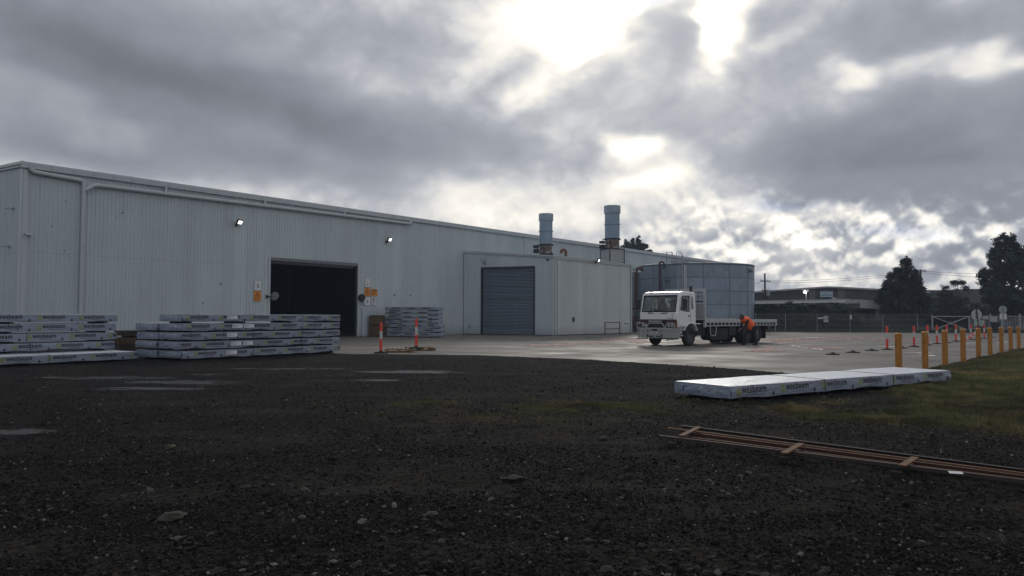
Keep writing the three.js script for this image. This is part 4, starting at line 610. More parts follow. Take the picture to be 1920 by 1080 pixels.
// ------------------------------------------------------------------ flatbed truck; local x runs to the rear, z to the side we see
const blackWood = wood(0.05, 0.045, 0.042);
const TROT = 45.5 * Math.PI / 180, TX = V(Math.cos(TROT), 0, -Math.sin(TROT)), TZ = V(Math.sin(TROT), 0, Math.cos(TROT));
const TPOS = P(1290.5, 648.6).addScaledVector(TZ, -1.0);
{
  const t = thing('flatbed_truck', TPOS, TROT, 'white flatbed truck with a bull bar parked on the concrete yard', 'truck');
  const white = std({ color: rgb(0.74, 0.75, 0.76), roughness: 0.3 }), cream = std({ map: galvTex, color: rgb(0.6, 0.58, 0.53), roughness: 0.5 }), trayPaint = std({ map: galvTex, color: rgb(0.86, 0.86, 0.82), roughness: 0.5 }), grille = std({ color: rgb(0.05, 0.018, 0.018), roughness: 0.5 }), chassis = std({ color: rgb(0.013, 0.013, 0.015), roughness: 0.75 }), rim = std({ color: rgb(0.1, 0.1, 0.105), roughness: 0.6, metalness: 0.3 });
  // hollow cab, cut from its side outline
  const ev = new Evaluator(); ev.useGroups = false; ev.attributes = ['position', 'normal'];
  const brush = (g) => { const q = plain(g); q.deleteAttribute('uv'); const b = new Brush(q); b.updateMatrixWorld(); return b; };
  const outline = [[-1.25, 0.95], [-1.27, 1.62], [-1.22, 1.78], [-1.02, 2.62], [-0.9, 2.76], [-0.6, 2.82], [0.42, 2.8], [0.52, 2.7], [0.56, 1.9], [0.56, 1.02], [0.46, 0.98]];
  const inner = [[-1.17, 1.05], [-1.17, 1.62], [-1.13, 1.78], [-0.95, 2.58], [-0.86, 2.68], [-0.6, 2.73], [0.36, 2.71], [0.44, 2.62], [0.48, 1.9], [0.48, 1.1]];
  let cab = ev.evaluate(brush(prism(outline, 2.3, 0.085)), brush(prism(inner, 2.14)), SUBTRACTION);
  const cut = (g) => { cab = ev.evaluate(cab, brush(g), SUBTRACTION); };
  const tilt = Math.atan2(0.2, 0.84);                                                                   // windscreen rake
  const screenAt = (y) => -1.22 + ((y - 1.78) * 0.2) / 0.84;
  cut(prism([[-1.6, 1.76], [-1.6, 2.6], [-0.86, 2.6], [-1.07, 1.76]], 2.02));                            // windscreen opening
  const sideWin = [[-0.98, 1.86], [-0.82, 2.56], [-0.12, 2.58], [-0.12, 1.78], [-0.6, 1.8]];
  cut(prism(sideWin, 3)); cut(prism([[0.06, 1.9], [0.06, 2.52], [0.2, 2.54], [0.32, 1.94], [0.28, 1.88]], 3)); cut(box(0.4, 0.5, 1.5, 0.55, 2.25, 0));
  cut(new THREE.CylinderGeometry(0.66, 0.66, 3, 28).rotateX(Math.PI / 2).translate(0, 0.52, 0));
  const cg = cab.geometry.index ? cab.geometry.toNonIndexed() : cab.geometry; cg.clearGroups(); cg.deleteAttribute('normal'); cg.setAttribute('uv', new THREE.BufferAttribute(new Float32Array(cg.attributes.position.count * 2), 2)); cg.computeVertexNormals();
  part('cab', cg, white, t);
  part('roof_lip', [box(0.1, 0.05, 2.1, -0.93, 2.735, 0, 0.02)], white, t);
  // glass and its rubber
  const pane = (g, n) => part(n, g, glassMat, t);
  pane(new THREE.PlaneGeometry(1.98, 0.84).rotateY(-Math.PI / 2).rotateZ(-tilt).translate(screenAt(2.18) + 0.045, 2.18, 0), 'windscreen');
  part('windscreen_rubber', [bar(V(screenAt(1.77) + 0.0, 1.77, -1.02), V(screenAt(1.77) + 0.0, 1.77, 1.02), 0.04, 0.06), bar(V(screenAt(2.6) - 0.01, 2.6, -0.99), V(screenAt(2.6) - 0.01, 2.6, 0.99), 0.04, 0.05), ...[-1, 1].map((k) => rod(V(screenAt(1.77), 1.77, k * 1.01), V(screenAt(2.6), 2.6, k * 0.99), 0.028, 8))], blackRubber, t);
  for (const k of [-1, 1]) {
    const sh = (pts) => new THREE.ShapeGeometry(new THREE.Shape(pts.map((p) => new THREE.Vector2(...p)))).translate(0, 0, k * 1.11);
    pane(sh(sideWin), 'side_window'); pane(sh([[0.06, 1.9], [0.06, 2.52], [0.2, 2.54], [0.32, 1.94]]), 'quarter_window');
    part('window_rubber', [...sideWin.map((p, i) => { const q = sideWin[(i + 1) % sideWin.length]; return rod(V(p[0], p[1], k * 1.14), V(q[0], q[1], k * 1.14), 0.022, 6); })], blackRubber, t);
    const door = part('door', [prism([[-1.1, 1.08], [-1.1, 1.72], [-0.6, 1.74], [-0.12, 1.72], [-0.04, 1.7], [-0.04, 1.2], [-0.46, 1.06], [-0.56, 1.02]], 0.02, 0.005).translate(0, 0, k * 1.156)], white, t);
    part('handle', [box(0.2, 0.045, 0.04, -0.17, 1.56, k * 1.18, 0.01)], darkMat, door); part('shut_line', [box(0.012, 1.5, 0.008, 0.0, 1.95, k * 1.152)], darkMat, door);
    part('mirror', [box(0.07, 0.52, 0.24, -0.98, 2.17, k * 1.42, 0.03), rod(V(-0.9, 2.5, k * 1.14), V(-0.97, 2.36, k * 1.4), 0.016), rod(V(-0.95, 1.9, k * 1.14), V(-0.97, 1.98, k * 1.4), 0.016)], darkMat, t);
    part('mud_guard', [new THREE.CylinderGeometry(0.66, 0.66, 0.32, 20, 1, true, Math.PI * 0.62, Math.PI * 0.74).rotateX(Math.PI / 2).translate(0, 0.52, k * 1.03), box(0.5, 0.05, 0.32, 0.66, 1.14, k * 1.03, 0.02)], white, t);
    part('guard_edge', [new THREE.TorusGeometry(0.665, 0.03, 6, 20, Math.PI * 0.62).rotateZ(0.42).translate(0, 0.52, k * 1.17)], white, t);
    const hl = part('headlight_cluster', [box(0.06, 0.3, 0.6, -1.285, 1.05, k * 0.79, 0.015)], darkMat, t);
    for (const z of [0.68, 0.88]) part('headlight', [rod(V(-1.3, 1.06, k * z), V(-1.33, 1.06, k * z), 0.085, 16)], lensMat, hl);
    part('indicator', [box(0.06, 0.3, 0.08, -1.26, 1.06, k * 1.1, 0.015)], std({ color: rgb(0.32, 0.12, 0.05), roughness: 0.3 }), t);
    part('step', [box(0.42, 0.06, 0.24, -0.95, 0.55, k * 1.05, 0.01), box(0.36, 0.34, 0.12, -0.92, 0.78, k * 1.06, 0.03)], greyPaint, t);
  }
  part('wiper', [rod(V(screenAt(1.8) - 0.06, 1.79, -0.55), V(screenAt(1.95) - 0.05, 1.98, 0.1), 0.014), rod(V(screenAt(1.8) - 0.06, 1.77, -0.57), V(screenAt(1.8) - 0.02, 1.72, -0.57), 0.025)], darkMat, t);
  part('wiper', [rod(V(screenAt(1.8) - 0.06, 1.79, 0.5), V(screenAt(1.88) - 0.05, 1.86, -0.2), 0.014), rod(V(screenAt(1.8) - 0.06, 1.77, 0.52), V(screenAt(1.8) - 0.02, 1.72, 0.52), 0.025)], darkMat, t);
  part('front_panel_gap', [box(0.01, 0.012, 2.1, -1.278, 1.66, 0), box(0.01, 0.4, 0.012, -1.276, 1.5, 0.86)], darkMat, t);
  part('panel_vent', [box(0.012, 0.03, 0.3, -1.265, 1.69, -0.45), box(0.012, 0.03, 0.3, -1.265, 1.69, 0.35)], darkMat, t);
  part('model_lettering', [box(0.012, 0.035, 0.36, -1.282, 1.43, 0.72)], greyPaint, t);
  const g1 = part('grille', [box(0.06, 0.19, 2.22, -1.275, 1.275, 0, 0.015)], grille, t);
  const lett = canvasTex(1024, 96, (x, w, h) => { x.fillStyle = '#1d0d0e'; x.fillRect(0, 0, w, h); x.fillStyle = '#c9c9c9'; x.font = 'bold 84px sans-serif'; x.textBaseline = 'middle'; x.save(); x.translate(16, h / 2 + 4); x.scale(1.52, 1); x.fillText('MITSUBISHI', 0, 0); x.restore(); });
  part('lettering', new THREE.PlaneGeometry(1.12, 0.13).rotateY(-Math.PI / 2).translate(-1.307, 1.275, -0.02), std({ map: lett, roughness: 0.5 }), g1);
  part('lower_grille', [box(0.05, 0.34, 0.96, -1.272, 1.03, 0)], darkMat, t);
  // bull bar
  const B = -1.5;
  part('bull_bar', [
    prism([[B - 0.08, 0.42], [B - 0.08, 0.9], [B + 0.02, 0.94], [B + 0.1, 0.94], [B + 0.1, 0.42]], 1.9, 0.02),
    ...[-1, 1].map((k) => prism([[0, 0.42], [0, 0.92], [0.14, 0.92], [0.14, 0.42]], 0.62).rotateY(k * 0.75).translate(B + 0.06, 0, k * 1.06)),
    pipe([V(B, 0.9, -1.14), V(B, 1.17, -1.14), V(B, 1.17, -0.68), V(B, 0.9, -0.56)], 0.032, 0.1, 8), pipe([V(B, 0.9, 1.14), V(B, 1.17, 1.14), V(B, 1.17, 0.68), V(B, 0.9, 0.56)], 0.032, 0.1, 8), pipe([V(B, 0.9, -0.56), V(B, 1.17, -0.42), V(B, 1.17, 0.42), V(B, 0.9, 0.56)], 0.032, 0.1, 8),
    bar(V(B, 0.6, -0.4), V(-1.0, 0.66, -0.4), 0.08, 0.12), bar(V(B, 0.6, 0.4), V(-1.0, 0.66, 0.4), 0.08, 0.12), rod(V(B, 1.17, -0.95), V(-1.27, 1.17, -0.95), 0.025), rod(V(B, 1.17, 0.95), V(-1.27, 1.17, 0.95), 0.025)], cream, t);
  part('bar_slot', [box(0.02, 0.07, 0.16, B - 0.085, 0.79, -0.85), box(0.02, 0.07, 0.16, B - 0.085, 0.79, 0.85), box(0.02, 0.05, 0.1, B - 0.085, 0.79, -0.42), box(0.02, 0.05, 0.1, B - 0.085, 0.79, 0.38), box(0.03, 0.06, 0.26, B - 0.085, 0.5, -0.2), box(0.03, 0.06, 0.26, B - 0.085, 0.5, 0.2), box(0.04, 0.2, 0.05, B - 0.09, 0.52, -0.42), box(0.04, 0.2, 0.05, B - 0.09, 0.52, 0.42), box(0.03, 0.1, 0.34, B - 0.088, 0.83, 0)], darkMat, t);
  part('number_plate', [box(0.02, 0.12, 0.36, B - 0.1, 0.68, 0, 0.004)], std({ map: canvasTex(96, 32, (x, w, h) => { x.fillStyle = '#c3c6c8'; x.fillRect(0, 0, w, h); x.fillStyle = '#2b3038'; for (const k of [10, 24, 38, 56, 70]) x.fillRect(k, 8, 9, 17); }), roughness: 0.4 }), t);
  part('front_axle', [rod(V(0, 0.5, -0.9), V(0, 0.5, 0.9), 0.1, 10), box(0.9, 0.18, 0.2, -0.7, 0.45, 0.5), rod(V(-1.0, 0.4, -0.7), V(-0.9, 0.36, 0.9), 0.03)], chassis, t);
  part('tow_hook', [new THREE.TorusGeometry(0.07, 0.022, 6, 14, 5).translate(-1.35, 0.36, 0.62), bar(V(-1.3, 0.34, 0.62), V(-0.95, 0.34, 0.75), 0.05, 0.04)], cream, t);
  part('skid_plate', [box(0.3, 0.05, 0.5, -1.15, 0.36, -1.05)], chassis, t);
  // cab inside
  part('dashboard', [box(0.4, 0.4, 2.1, -0.95, 1.55, 0, 0.05)], std({ color: rgb(0.06, 0.065, 0.065), roughness: 0.8 }), t);
  for (const z of [-0.62, 0.62, 0.05]) part('seat', [box(0.5, 0.16, z === 0.05 ? 0.36 : 0.5, -0.2, 1.5, z, 0.05), box(0.14, 0.72, z === 0.05 ? 0.34 : 0.48, 0.1, 1.9, z, 0.05), box(0.1, 0.2, 0.26, 0.13, 2.36, z, 0.04)], std({ color: rgb(0.09, 0.1, 0.11), roughness: 0.9 }), t);
  part('steering_wheel', [new THREE.TorusGeometry(0.22, 0.02, 8, 24).rotateX(-Math.PI / 2 + 0.2).rotateZ(-0.35).translate(-0.62, 1.86, -0.62), rod(V(-0.62, 1.86, -0.62), V(-0.85, 1.5, -0.62), 0.03)], darkMat, t);
  part('dash_papers', [box(0.2, 0.03, 0.4, -0.98, 1.775, -0.1)], sheetWhite, t);
  part('roof_fitting', [rod(V(-0.75, 2.78, 0.35), V(-0.75, 2.88, 0.35), 0.015), cyl(0.05, 0.04, 0.07, 12).translate(-0.55, 2.82, -0.9), cyl(0.06, 0.05, 0.06, 12).translate(-0.5, 2.81, 0.8)], darkMat, t);
  part('exhaust_pipe', [rod(V(0.78, 1.0, 0.7), V(0.78, 3.12, 0.7), 0.075, 12), rod(V(0.78, 1.2, 0.7), V(0.78, 2.4, 0.7), 0.12, 12)], chassis, t);
  // headboard
  const H = 1.36, hb = [];
  for (const z of [-1.18, 1.18]) hb.push(box(0.1, 2.06, 0.1, H, 1.98, z)); hb.push(box(0.08, 0.14, 2.3, H, 2.94, 0), box(0.07, 0.07, 2.26, H, 2.2, 0), box(0.06, 0.05, 2.26, H, 2.45, 0), box(0.06, 0.05, 2.26, H, 2.7, 0));
  const head = part('headboard', hb, trayPaint, t); part('mesh_bar', [...[-0.8, -0.4, 0, 0.4, 0.8].map((z) => box(0.03, 1.0, 0.03, H, 2.45, z)), box(0.04, 0.05, 2.2, H + 0.02, 2.32, 0)], chassis, head); part('lower_sheet', [box(0.03, 0.8, 2.26, H, 1.78, 0)], greyPaint, head);
  // tray: 1.38 m high deck with a slotted coaming
  const T0 = 1.3, T1 = 9.75, TL = T1 - T0, coam = new THREE.Shape([[T0, 1.0], [T1, 1.02], [T1, 1.38], [T0, 1.38]].map((p) => new THREE.Vector2(...p)));
  const nS = 20; for (let i = 0; i < nS; i++) { const a = T0 + 0.16 + (i * (TL - 0.25)) / nS, h = new THREE.Path(); h.moveTo(a, 1.05); h.lineTo(a + 0.33, 1.05); h.lineTo(a + 0.33, 1.19); h.lineTo(a, 1.19); h.closePath(); coam.holes.push(h); }
  for (const z of [-1.24, 1.21]) part('side_rail', new THREE.ExtrudeGeometry(coam, { depth: 0.035, bevelEnabled: false }).translate(0, 0, z), trayPaint, t);
  part('deck', [box(TL, 0.05, 2.4, (T0 + T1) / 2, 1.335, 0)], wood(0.5, 0.48, 0.44), t);
  part('rail_backing', [box(TL - 0.2, 0.2, 0.02, (T0 + T1) / 2, 1.13, 1.1)], chassis, t);
  part('rope_rail', [rod(V(T0 + 0.2, 1.25, 1.255), V(T1 - 0.1, 1.25, 1.255), 0.014, 6), ...Array.from({ length: 9 }, (_, i) => box(0.03, 0.07, 0.03, T0 + 0.4 + i * 0.98, 1.25, 1.25))], trayPaint, t);
  part('cross_member', Array.from({ length: 12 }, (_, i) => box(0.08, 0.14, 2.3, T0 + 0.3 + i * 0.71, 1.24, 0)), chassis, t);
  part('rear_bar', [box(0.1, 0.22, 2.4, T1, 1.2, 0), box(0.04, 0.5, 0.04, T1 - 0.02, 0.85, 1.14)], trayPaint, t);
  part('deck_bolster', [box(3.4, 0.07, 0.08, 3.2, 1.4, 1.1), box(0.12, 0.1, 0.1, 1.9, 1.42, 0.9)], trayPaint, t);
  part('chassis_rail', [box(9.2, 0.26, 0.09, 4.4, 0.98, -0.42), box(9.2, 0.26, 0.09, 4.4, 0.98, 0.42), box(0.1, 0.2, 0.84, 8.9, 0.98, 0)], chassis, t);
  part('engine', [box(1.5, 0.7, 0.8, 0.4, 0.75, 0, 0.05), box(0.9, 0.6, 2.0, 1.3, 0.82, 0, 0.06)], chassis, t);
  part('fuel_tank', [prism([[2.05, 0.34], [2.3, 0.24], [3.75, 0.24], [3.95, 0.4], [3.95, 0.9], [2.05, 0.9]], 0.62, 0.04).translate(0, 0, 0.82)], chassis, t);
  part('tool_box', [box(0.8, 0.55, 0.5, 4.45, 0.75, 0.9, 0.03)], chassis, t); part('air_tank', [rod(V(2.1, 0.6, -0.85), V(3.6, 0.6, -0.85), 0.28, 16)], chassis, t);
  part('tie_rope', pipe([V(1.75, 1.05, 1.27), V(1.78, 0.52, 1.28), V(2.32, 0.5, 1.28), V(2.42, 1.05, 1.27)], 0.022, 0.16, 6), trayPaint, t);
  part('mud_flap', [box(0.03, 0.75, 0.62, 8.35, 0.62, 0.88), box(0.03, 0.75, 0.62, 8.35, 0.62, -0.88), box(0.03, 0.5, 0.6, 5.15, 0.75, 0.9)], blackRubber, t);
  part('rear_guard', [box(2.9, 0.03, 0.62, 6.75, 1.1, 0.88), box(2.9, 0.03, 0.62, 6.75, 1.1, -0.88)], chassis, t);
  part('tail_light', [box(0.12, 0.16, 0.4, 8.75, 0.86, 1.0, 0.02)], std({ color: rgb(0.16, 0.02, 0.02), roughness: 0.4 }), t); part('tail_light', [box(0.12, 0.16, 0.4, 8.75, 0.86, -1.0, 0.02)], std({ color: rgb(0.16, 0.02, 0.02), roughness: 0.4 }), t);
  part('rear_axle', [rod(V(6.1, 0.5, -0.9), V(6.1, 0.5, 0.9), 0.12, 10), rod(V(7.4, 0.5, -0.9), V(7.4, 0.5, 0.9), 0.12, 10), box(1.9, 0.12, 0.1, 6.75, 0.66, 0.5), box(1.9, 0.12, 0.1, 6.75, 0.66, -0.5)], chassis, t);
  // wheels
  const tyreProf = (w, R) => lathe([[0.29, -w / 2 + 0.02], [0.34, -w / 2], [R - 0.06, -w / 2], [R - 0.015, -w / 2 + 0.035], [R, -w / 2 + 0.06], [R, -0.05], [R - 0.015, -0.045], [R - 0.015, -0.03], [R, -0.025], [R, 0.025], [R - 0.015, 0.03], [R - 0.015, 0.045], [R, 0.05], [R, w / 2 - 0.06], [R - 0.015, w / 2 - 0.035], [R - 0.06, w / 2], [0.34, w / 2], [0.29, w / 2 - 0.02]], 36).rotateX(Math.PI / 2);
  const tyreG = tyreProf(0.28, 0.51), rimG = lathe([[0.001, 0.02], [0.1, 0.02], [0.11, 0.06], [0.13, 0.06], [0.14, 0.0], [0.22, -0.05], [0.27, 0.02], [0.28, 0.1], [0.3, 0.12], [0.3, -0.12], [0.001, -0.1]], 28).rotateX(Math.PI / 2);
  const nuts = merge(Array.from({ length: 10 }, (_, k) => rod(V(Math.cos(k * 0.628) * 0.18, Math.sin(k * 0.628) * 0.18, -0.02), V(Math.cos(k * 0.628) * 0.18, Math.sin(k * 0.628) * 0.18, 0.03), 0.016, 6)));
  const wheel = (x, z, side, dual) => { const w = new THREE.Group(); w.name = 'wheel'; w.position.set(x, 0.505, z); w.rotation.y = side > 0 ? 0 : Math.PI; t.add(w); part('tyre', tyreG, blackRubber, w); const r = part('rim', rimG, rim, w); if (dual) r.scale.z = -0.8; part('wheel_nuts', nuts, rim, w); };
  wheel(0, 1.0, 1); wheel(0, -1.0, -1); for (const x of [6.1, 7.4]) for (const s of [-1, 1]) { wheel(x, s * 1.03, s, true); wheel(x, s * 0.72, s, true); }
}

// ------------------------------------------------------------------ the person bending at the tray
function fieldMesh(center, size, res, bones, k = 0.03) {        // skin over tapered capsules joined with a smooth minimum
  const mc = new MarchingCubes(res, darkMat, false, false, 200000); mc.isolation = 0;
  const f = mc.field, h = size / 2; let q = 0;
  for (let z = 0; z < res; z++) for (let y = 0; y < res; y++) for (let x = 0; x < res; x++, q++) {
    const px = center.x + ((x - res / 2) / (res / 2)) * h, py = center.y + ((y - res / 2) / (res / 2)) * h, pz = center.z + ((z - res / 2) / (res / 2)) * h; let d = 9;
    for (const [a, b, ra, rb] of bones) { const dx = b.x - a.x, dy = b.y - a.y, dz = b.z - a.z, L = dx * dx + dy * dy + dz * dz, t = L ? clamp(((px - a.x) * dx + (py - a.y) * dy + (pz - a.z) * dz) / L) : 0; const e = Math.hypot(px - a.x - dx * t, py - a.y - dy * t, pz - a.z - dz * t) - lerp(ra, rb, t); const m = clamp(0.5 + (0.5 * (d - e)) / k); d = d * (1 - m) + e * m - k * m * (1 - m); }
    f[q] = -d;
  }
  mc.update();
  const n = mc.count, p = new Float32Array(mc.positionArray.slice(0, n * 3)), nn = new Float32Array(mc.normalArray.slice(0, n * 3));
  for (let i = 0; i < n; i++) { p[3 * i] = center.x + p[3 * i] * h; p[3 * i + 1] = center.y + p[3 * i + 1] * h; p[3 * i + 2] = center.z + p[3 * i + 2] * h; }
  const g = new THREE.BufferGeometry(); g.setAttribute('position', new THREE.BufferAttribute(p, 3)); g.setAttribute('normal', new THREE.BufferAttribute(nn, 3)); g.setAttribute('uv', new THREE.BufferAttribute(new Float32Array(n * 2), 2)); return g;
}
{
  const pos = P(1407.5, 647.2), t = thing('person', pos, Math.PI + 0.35, 'person in an orange safety vest bending down beside the truck tray', 'person');
  const J = { an1: V(0.24, 0.09, 0.12), an2: V(-0.24, 0.09, -0.1), kn1: V(0.2, 0.5, 0.13), kn2: V(-0.13, 0.49, -0.12), hp1: V(-0.1, 0.88, 0.1), hp2: V(-0.12, 0.87, -0.1), pel: V(-0.1, 0.92, 0), wst: V(0.04, 1.05, 0), chs: V(0.24, 1.2, 0), nk: V(0.39, 1.3, 0), hd: V(0.5, 1.345, 0) };
  const S1 = V(0.33, 1.22, 0.19), S2 = V(0.33, 1.22, -0.19), E1 = V(0.36, 0.97, 0.24), E2 = V(0.42, 0.96, -0.22), H1 = V(0.52, 0.76, 0.18), H2 = V(0.6, 0.82, -0.15);
  const hand = (w, dir, s) => { const d = dir.clone().normalize(), side = V(0, 0, s), pal = w.clone().addScaledVector(d, 0.085), o = [[w, pal, 0.026, 0.034]]; [-0.03, -0.01, 0.01, 0.03].forEach((z, i) => { const b = w.clone().addScaledVector(d, 0.075).add(V(0, 0, z)), L = [0.07, 0.085, 0.08, 0.06][i], m = b.clone().addScaledVector(d, L * 0.6), e = m.clone().addScaledVector(d, L * 0.35).add(V(-0.025, -0.01, 0)); o.push([b, m, 0.0095, 0.0088], [m, e, 0.0088, 0.0075]); }); const tb = w.clone().addScaledVector(d, 0.03).addScaledVector(side, -0.025), tm = tb.clone().addScaledVector(d, 0.04).addScaledVector(side, -0.025), te = tm.clone().addScaledVector(d, 0.03).addScaledVector(side, -0.004); o.push([tb, tm, 0.013, 0.011], [tm, te, 0.011, 0.009]); return o; };
  const skin = std({ color: rgb(0.12, 0.07, 0.05), roughness: 0.6 }), navy = std({ color: rgb(0.014, 0.015, 0.02), roughness: 0.9 }), vest = std({ color: rgb(0.95, 0.15, 0.04), roughness: 0.7 }), hairM = std({ color: rgb(0.012, 0.011, 0.011), roughness: 0.8 });
  const legs = [[J.an1, J.kn1, 0.05, 0.065], [J.kn1, J.hp1, 0.07, 0.095], [J.an2, J.kn2, 0.05, 0.065], [J.kn2, J.hp2, 0.07, 0.095], [J.hp1, J.hp2, 0.12, 0.12], [J.pel, J.wst, 0.125, 0.12]];
  const torso = [[J.pel, J.wst, 0.125, 0.13], [J.wst, J.chs, 0.13, 0.145], [J.chs, J.nk, 0.13, 0.06], [S1, S2, 0.075, 0.075]];
  const arms = [[S1, E1, 0.06, 0.048], [E1, H1, 0.046, 0.033], [S2, E2, 0.06, 0.048], [E2, H2, 0.046, 0.033]];
  const head = [[J.nk, J.hd, 0.058, 0.06], [J.hd, V(0.545, 1.36, 0), 0.092, 0.095], [V(0.56, 1.32, 0), V(0.6, 1.285, 0), 0.06, 0.045], [V(0.63, 1.35, 0), V(0.655, 1.325, 0), 0.014, 0.017], [V(0.53, 1.335, 0.09), V(0.52, 1.35, 0.098), 0.022, 0.016], [V(0.53, 1.335, -0.09), V(0.52, 1.35, -0.098), 0.022, 0.016]];
  const big = V(0.2, 0.75, 0);
  part('body', [fieldMesh(big, 1.6, 110, [...legs, ...torso, ...arms, head[0], head[1]]), fieldMesh(V(0.54, 1.32, 0), 0.32, 84, head, 0.015), fieldMesh(H1.clone().add(V(0.05, -0.08, 0)), 0.28, 84, hand(H1, H1.clone().sub(E1), 1), 0.008), fieldMesh(H2.clone().add(V(0.05, -0.06, 0)), 0.28, 84, hand(H2, H2.clone().sub(E2), -1), 0.008)], skin, t);
  const fat = (b, m) => b.map(([a, c, r, s]) => [a, c, r + m, s + m]);
  part('trousers', fieldMesh(big, 1.7, 100, fat(legs, 0.022)), navy, t);
  part('shirt', fieldMesh(big, 1.7, 100, [...fat(torso.slice(1), 0.012), ...fat([[S1, E1, 0.06, 0.05], [E1, E1.clone().lerp(H1, 0.8), 0.048, 0.036], [S2, E2, 0.06, 0.05], [E2, E2.clone().lerp(H2, 0.8), 0.048, 0.036]], 0.012)]), navy, t);
  const vt = part('vest', fieldMesh(big, 1.7, 110, fat([[V(-0.07, 0.95, 0.0), J.wst, 0.135, 0.135], [V(-0.02, 0.9, 0.03), V(0.16, 1.04, 0.03), 0.12, 0.13], [J.wst, J.chs, 0.135, 0.145], [J.chs, V(0.35, 1.27, 0), 0.13, 0.08], [V(0.31, 1.22, 0.13), V(0.31, 1.22, -0.13), 0.09, 0.09]], 0.055)), vest, t);
  t.scale.setScalar(1.1); part('hair', fieldMesh(V(0.52, 1.38, 0), 0.34, 60, [[V(0.49, 1.37, 0), V(0.535, 1.4, 0), 0.1, 0.092], [V(0.46, 1.33, 0), V(0.5, 1.38, 0), 0.085, 0.09]], 0.02), hairM, t);
  for (const [a, y] of [[J.an1, 0], [J.an2, -0.1]]) part('boot', [fieldMesh(a.clone().add(V(0.06, -0.02, 0)), 0.44, 50, [[a.clone().setY(0.055), a.clone().add(V(0.17, -0.045, 0)), 0.055, 0.045], [a, a.clone().setY(0.16), 0.062, 0.062]], 0.02)], hairM, t);
  for (const s of [-1, 1]) part('eye', new THREE.SphereGeometry(0.011, 10, 8).translate(0.634, 1.365, s * 0.034), sheetWhite, t);
}

// ------------------------------------------------------------------ bollards, delineator posts, rubber bases
{
  const tops = [[1684.3, 624.5], [1733.8, 621.8], [1771, 619.6], [1805, 616.9], [1834, 615.6], [1855.6, 614.5], [1877, 613.9], [1894.5, 613.1], [1909.5, 612.8]], HB = 1.065;
  const nth = ['nearest', 'second', 'third', 'fourth', 'fifth', 'sixth', 'seventh', 'eighth', 'farthest']; let first;
  tops.forEach(([x, y], i) => {
    const k = Math.pow(Math.abs(x - 1684) / 226, 1), dd = 19.4 + i * 1.95 + i * i * 0.035, p = atDepth(x, y, dd), h = Math.min(HB, p.y), base = p.y - HB;
    const pos = p.clone().setY(base), label = `${nth[i]} yellow steel bollard in the row along the grass bank`;
    if (!first) { first = thing('bollard', pos, 0, label, 'bollard', 'yellow bollards along the grass bank'); part('post', uvScale(cyl(0.084, 0.084, HB - 0.02, 24), 2, 1), bollardMat, first); part('cap', lathe([[0.001, 0.035], [0.05, 0.028], [0.083, 0.005], [0.087, -0.02]], 24).translate(0, HB - 0.02, 0), bollardMat, first); part('footing', cyl(0.084, 0.084, 0.5, 16).translate(0, -0.5, 0), bollardMat, first); }
    else copyOf(first, 'bollard', pos, 0.7 * i, label);
  });
}
function rubberBase(g, s = 1) { return lathe([[0.001, 0.075], [0.09, 0.07], [0.11, 0.05], [0.24, 0.035], [0.25, 0], [0.001, 0]].map(([a, b]) => [a * s, b]), 8); }
function delineator(pos, h, label, group, square, lean = 0) {
  const t = thing('delineator_post', pos, 0.3, label, 'delineator', group), r = 0.055, body = new THREE.Group();
  part('base', square ? [box(0.5, 0.06, 0.36, 0, 0.03, 0, 0.02), cyl(0.1, 0.08, 0.06, 12).translate(0, 0.05, 0)] : [rubberBase()], blackRubber, t);
  part('post', [cyl(r, r, h * 0.46 - 0.06, 16).translate(0, 0.06, 0), cyl(r, r, h * 0.26, 16).translate(0, h * 0.72, 0)], orangePlastic, t);
  part('reflective_band', cyl(r * 1.04, r * 1.04, h * 0.26, 16).translate(0, h * 0.46, 0), reflectTape, t);
  part('cap', [lathe([[r, 0], [r * 0.95, 0.02], [0.022, 0.03], [0.02, 0.05], [0.001, 0.055]], 16).translate(0, h * 0.98 - 0.02, 0)], orangePlastic, t);
  return t;
}
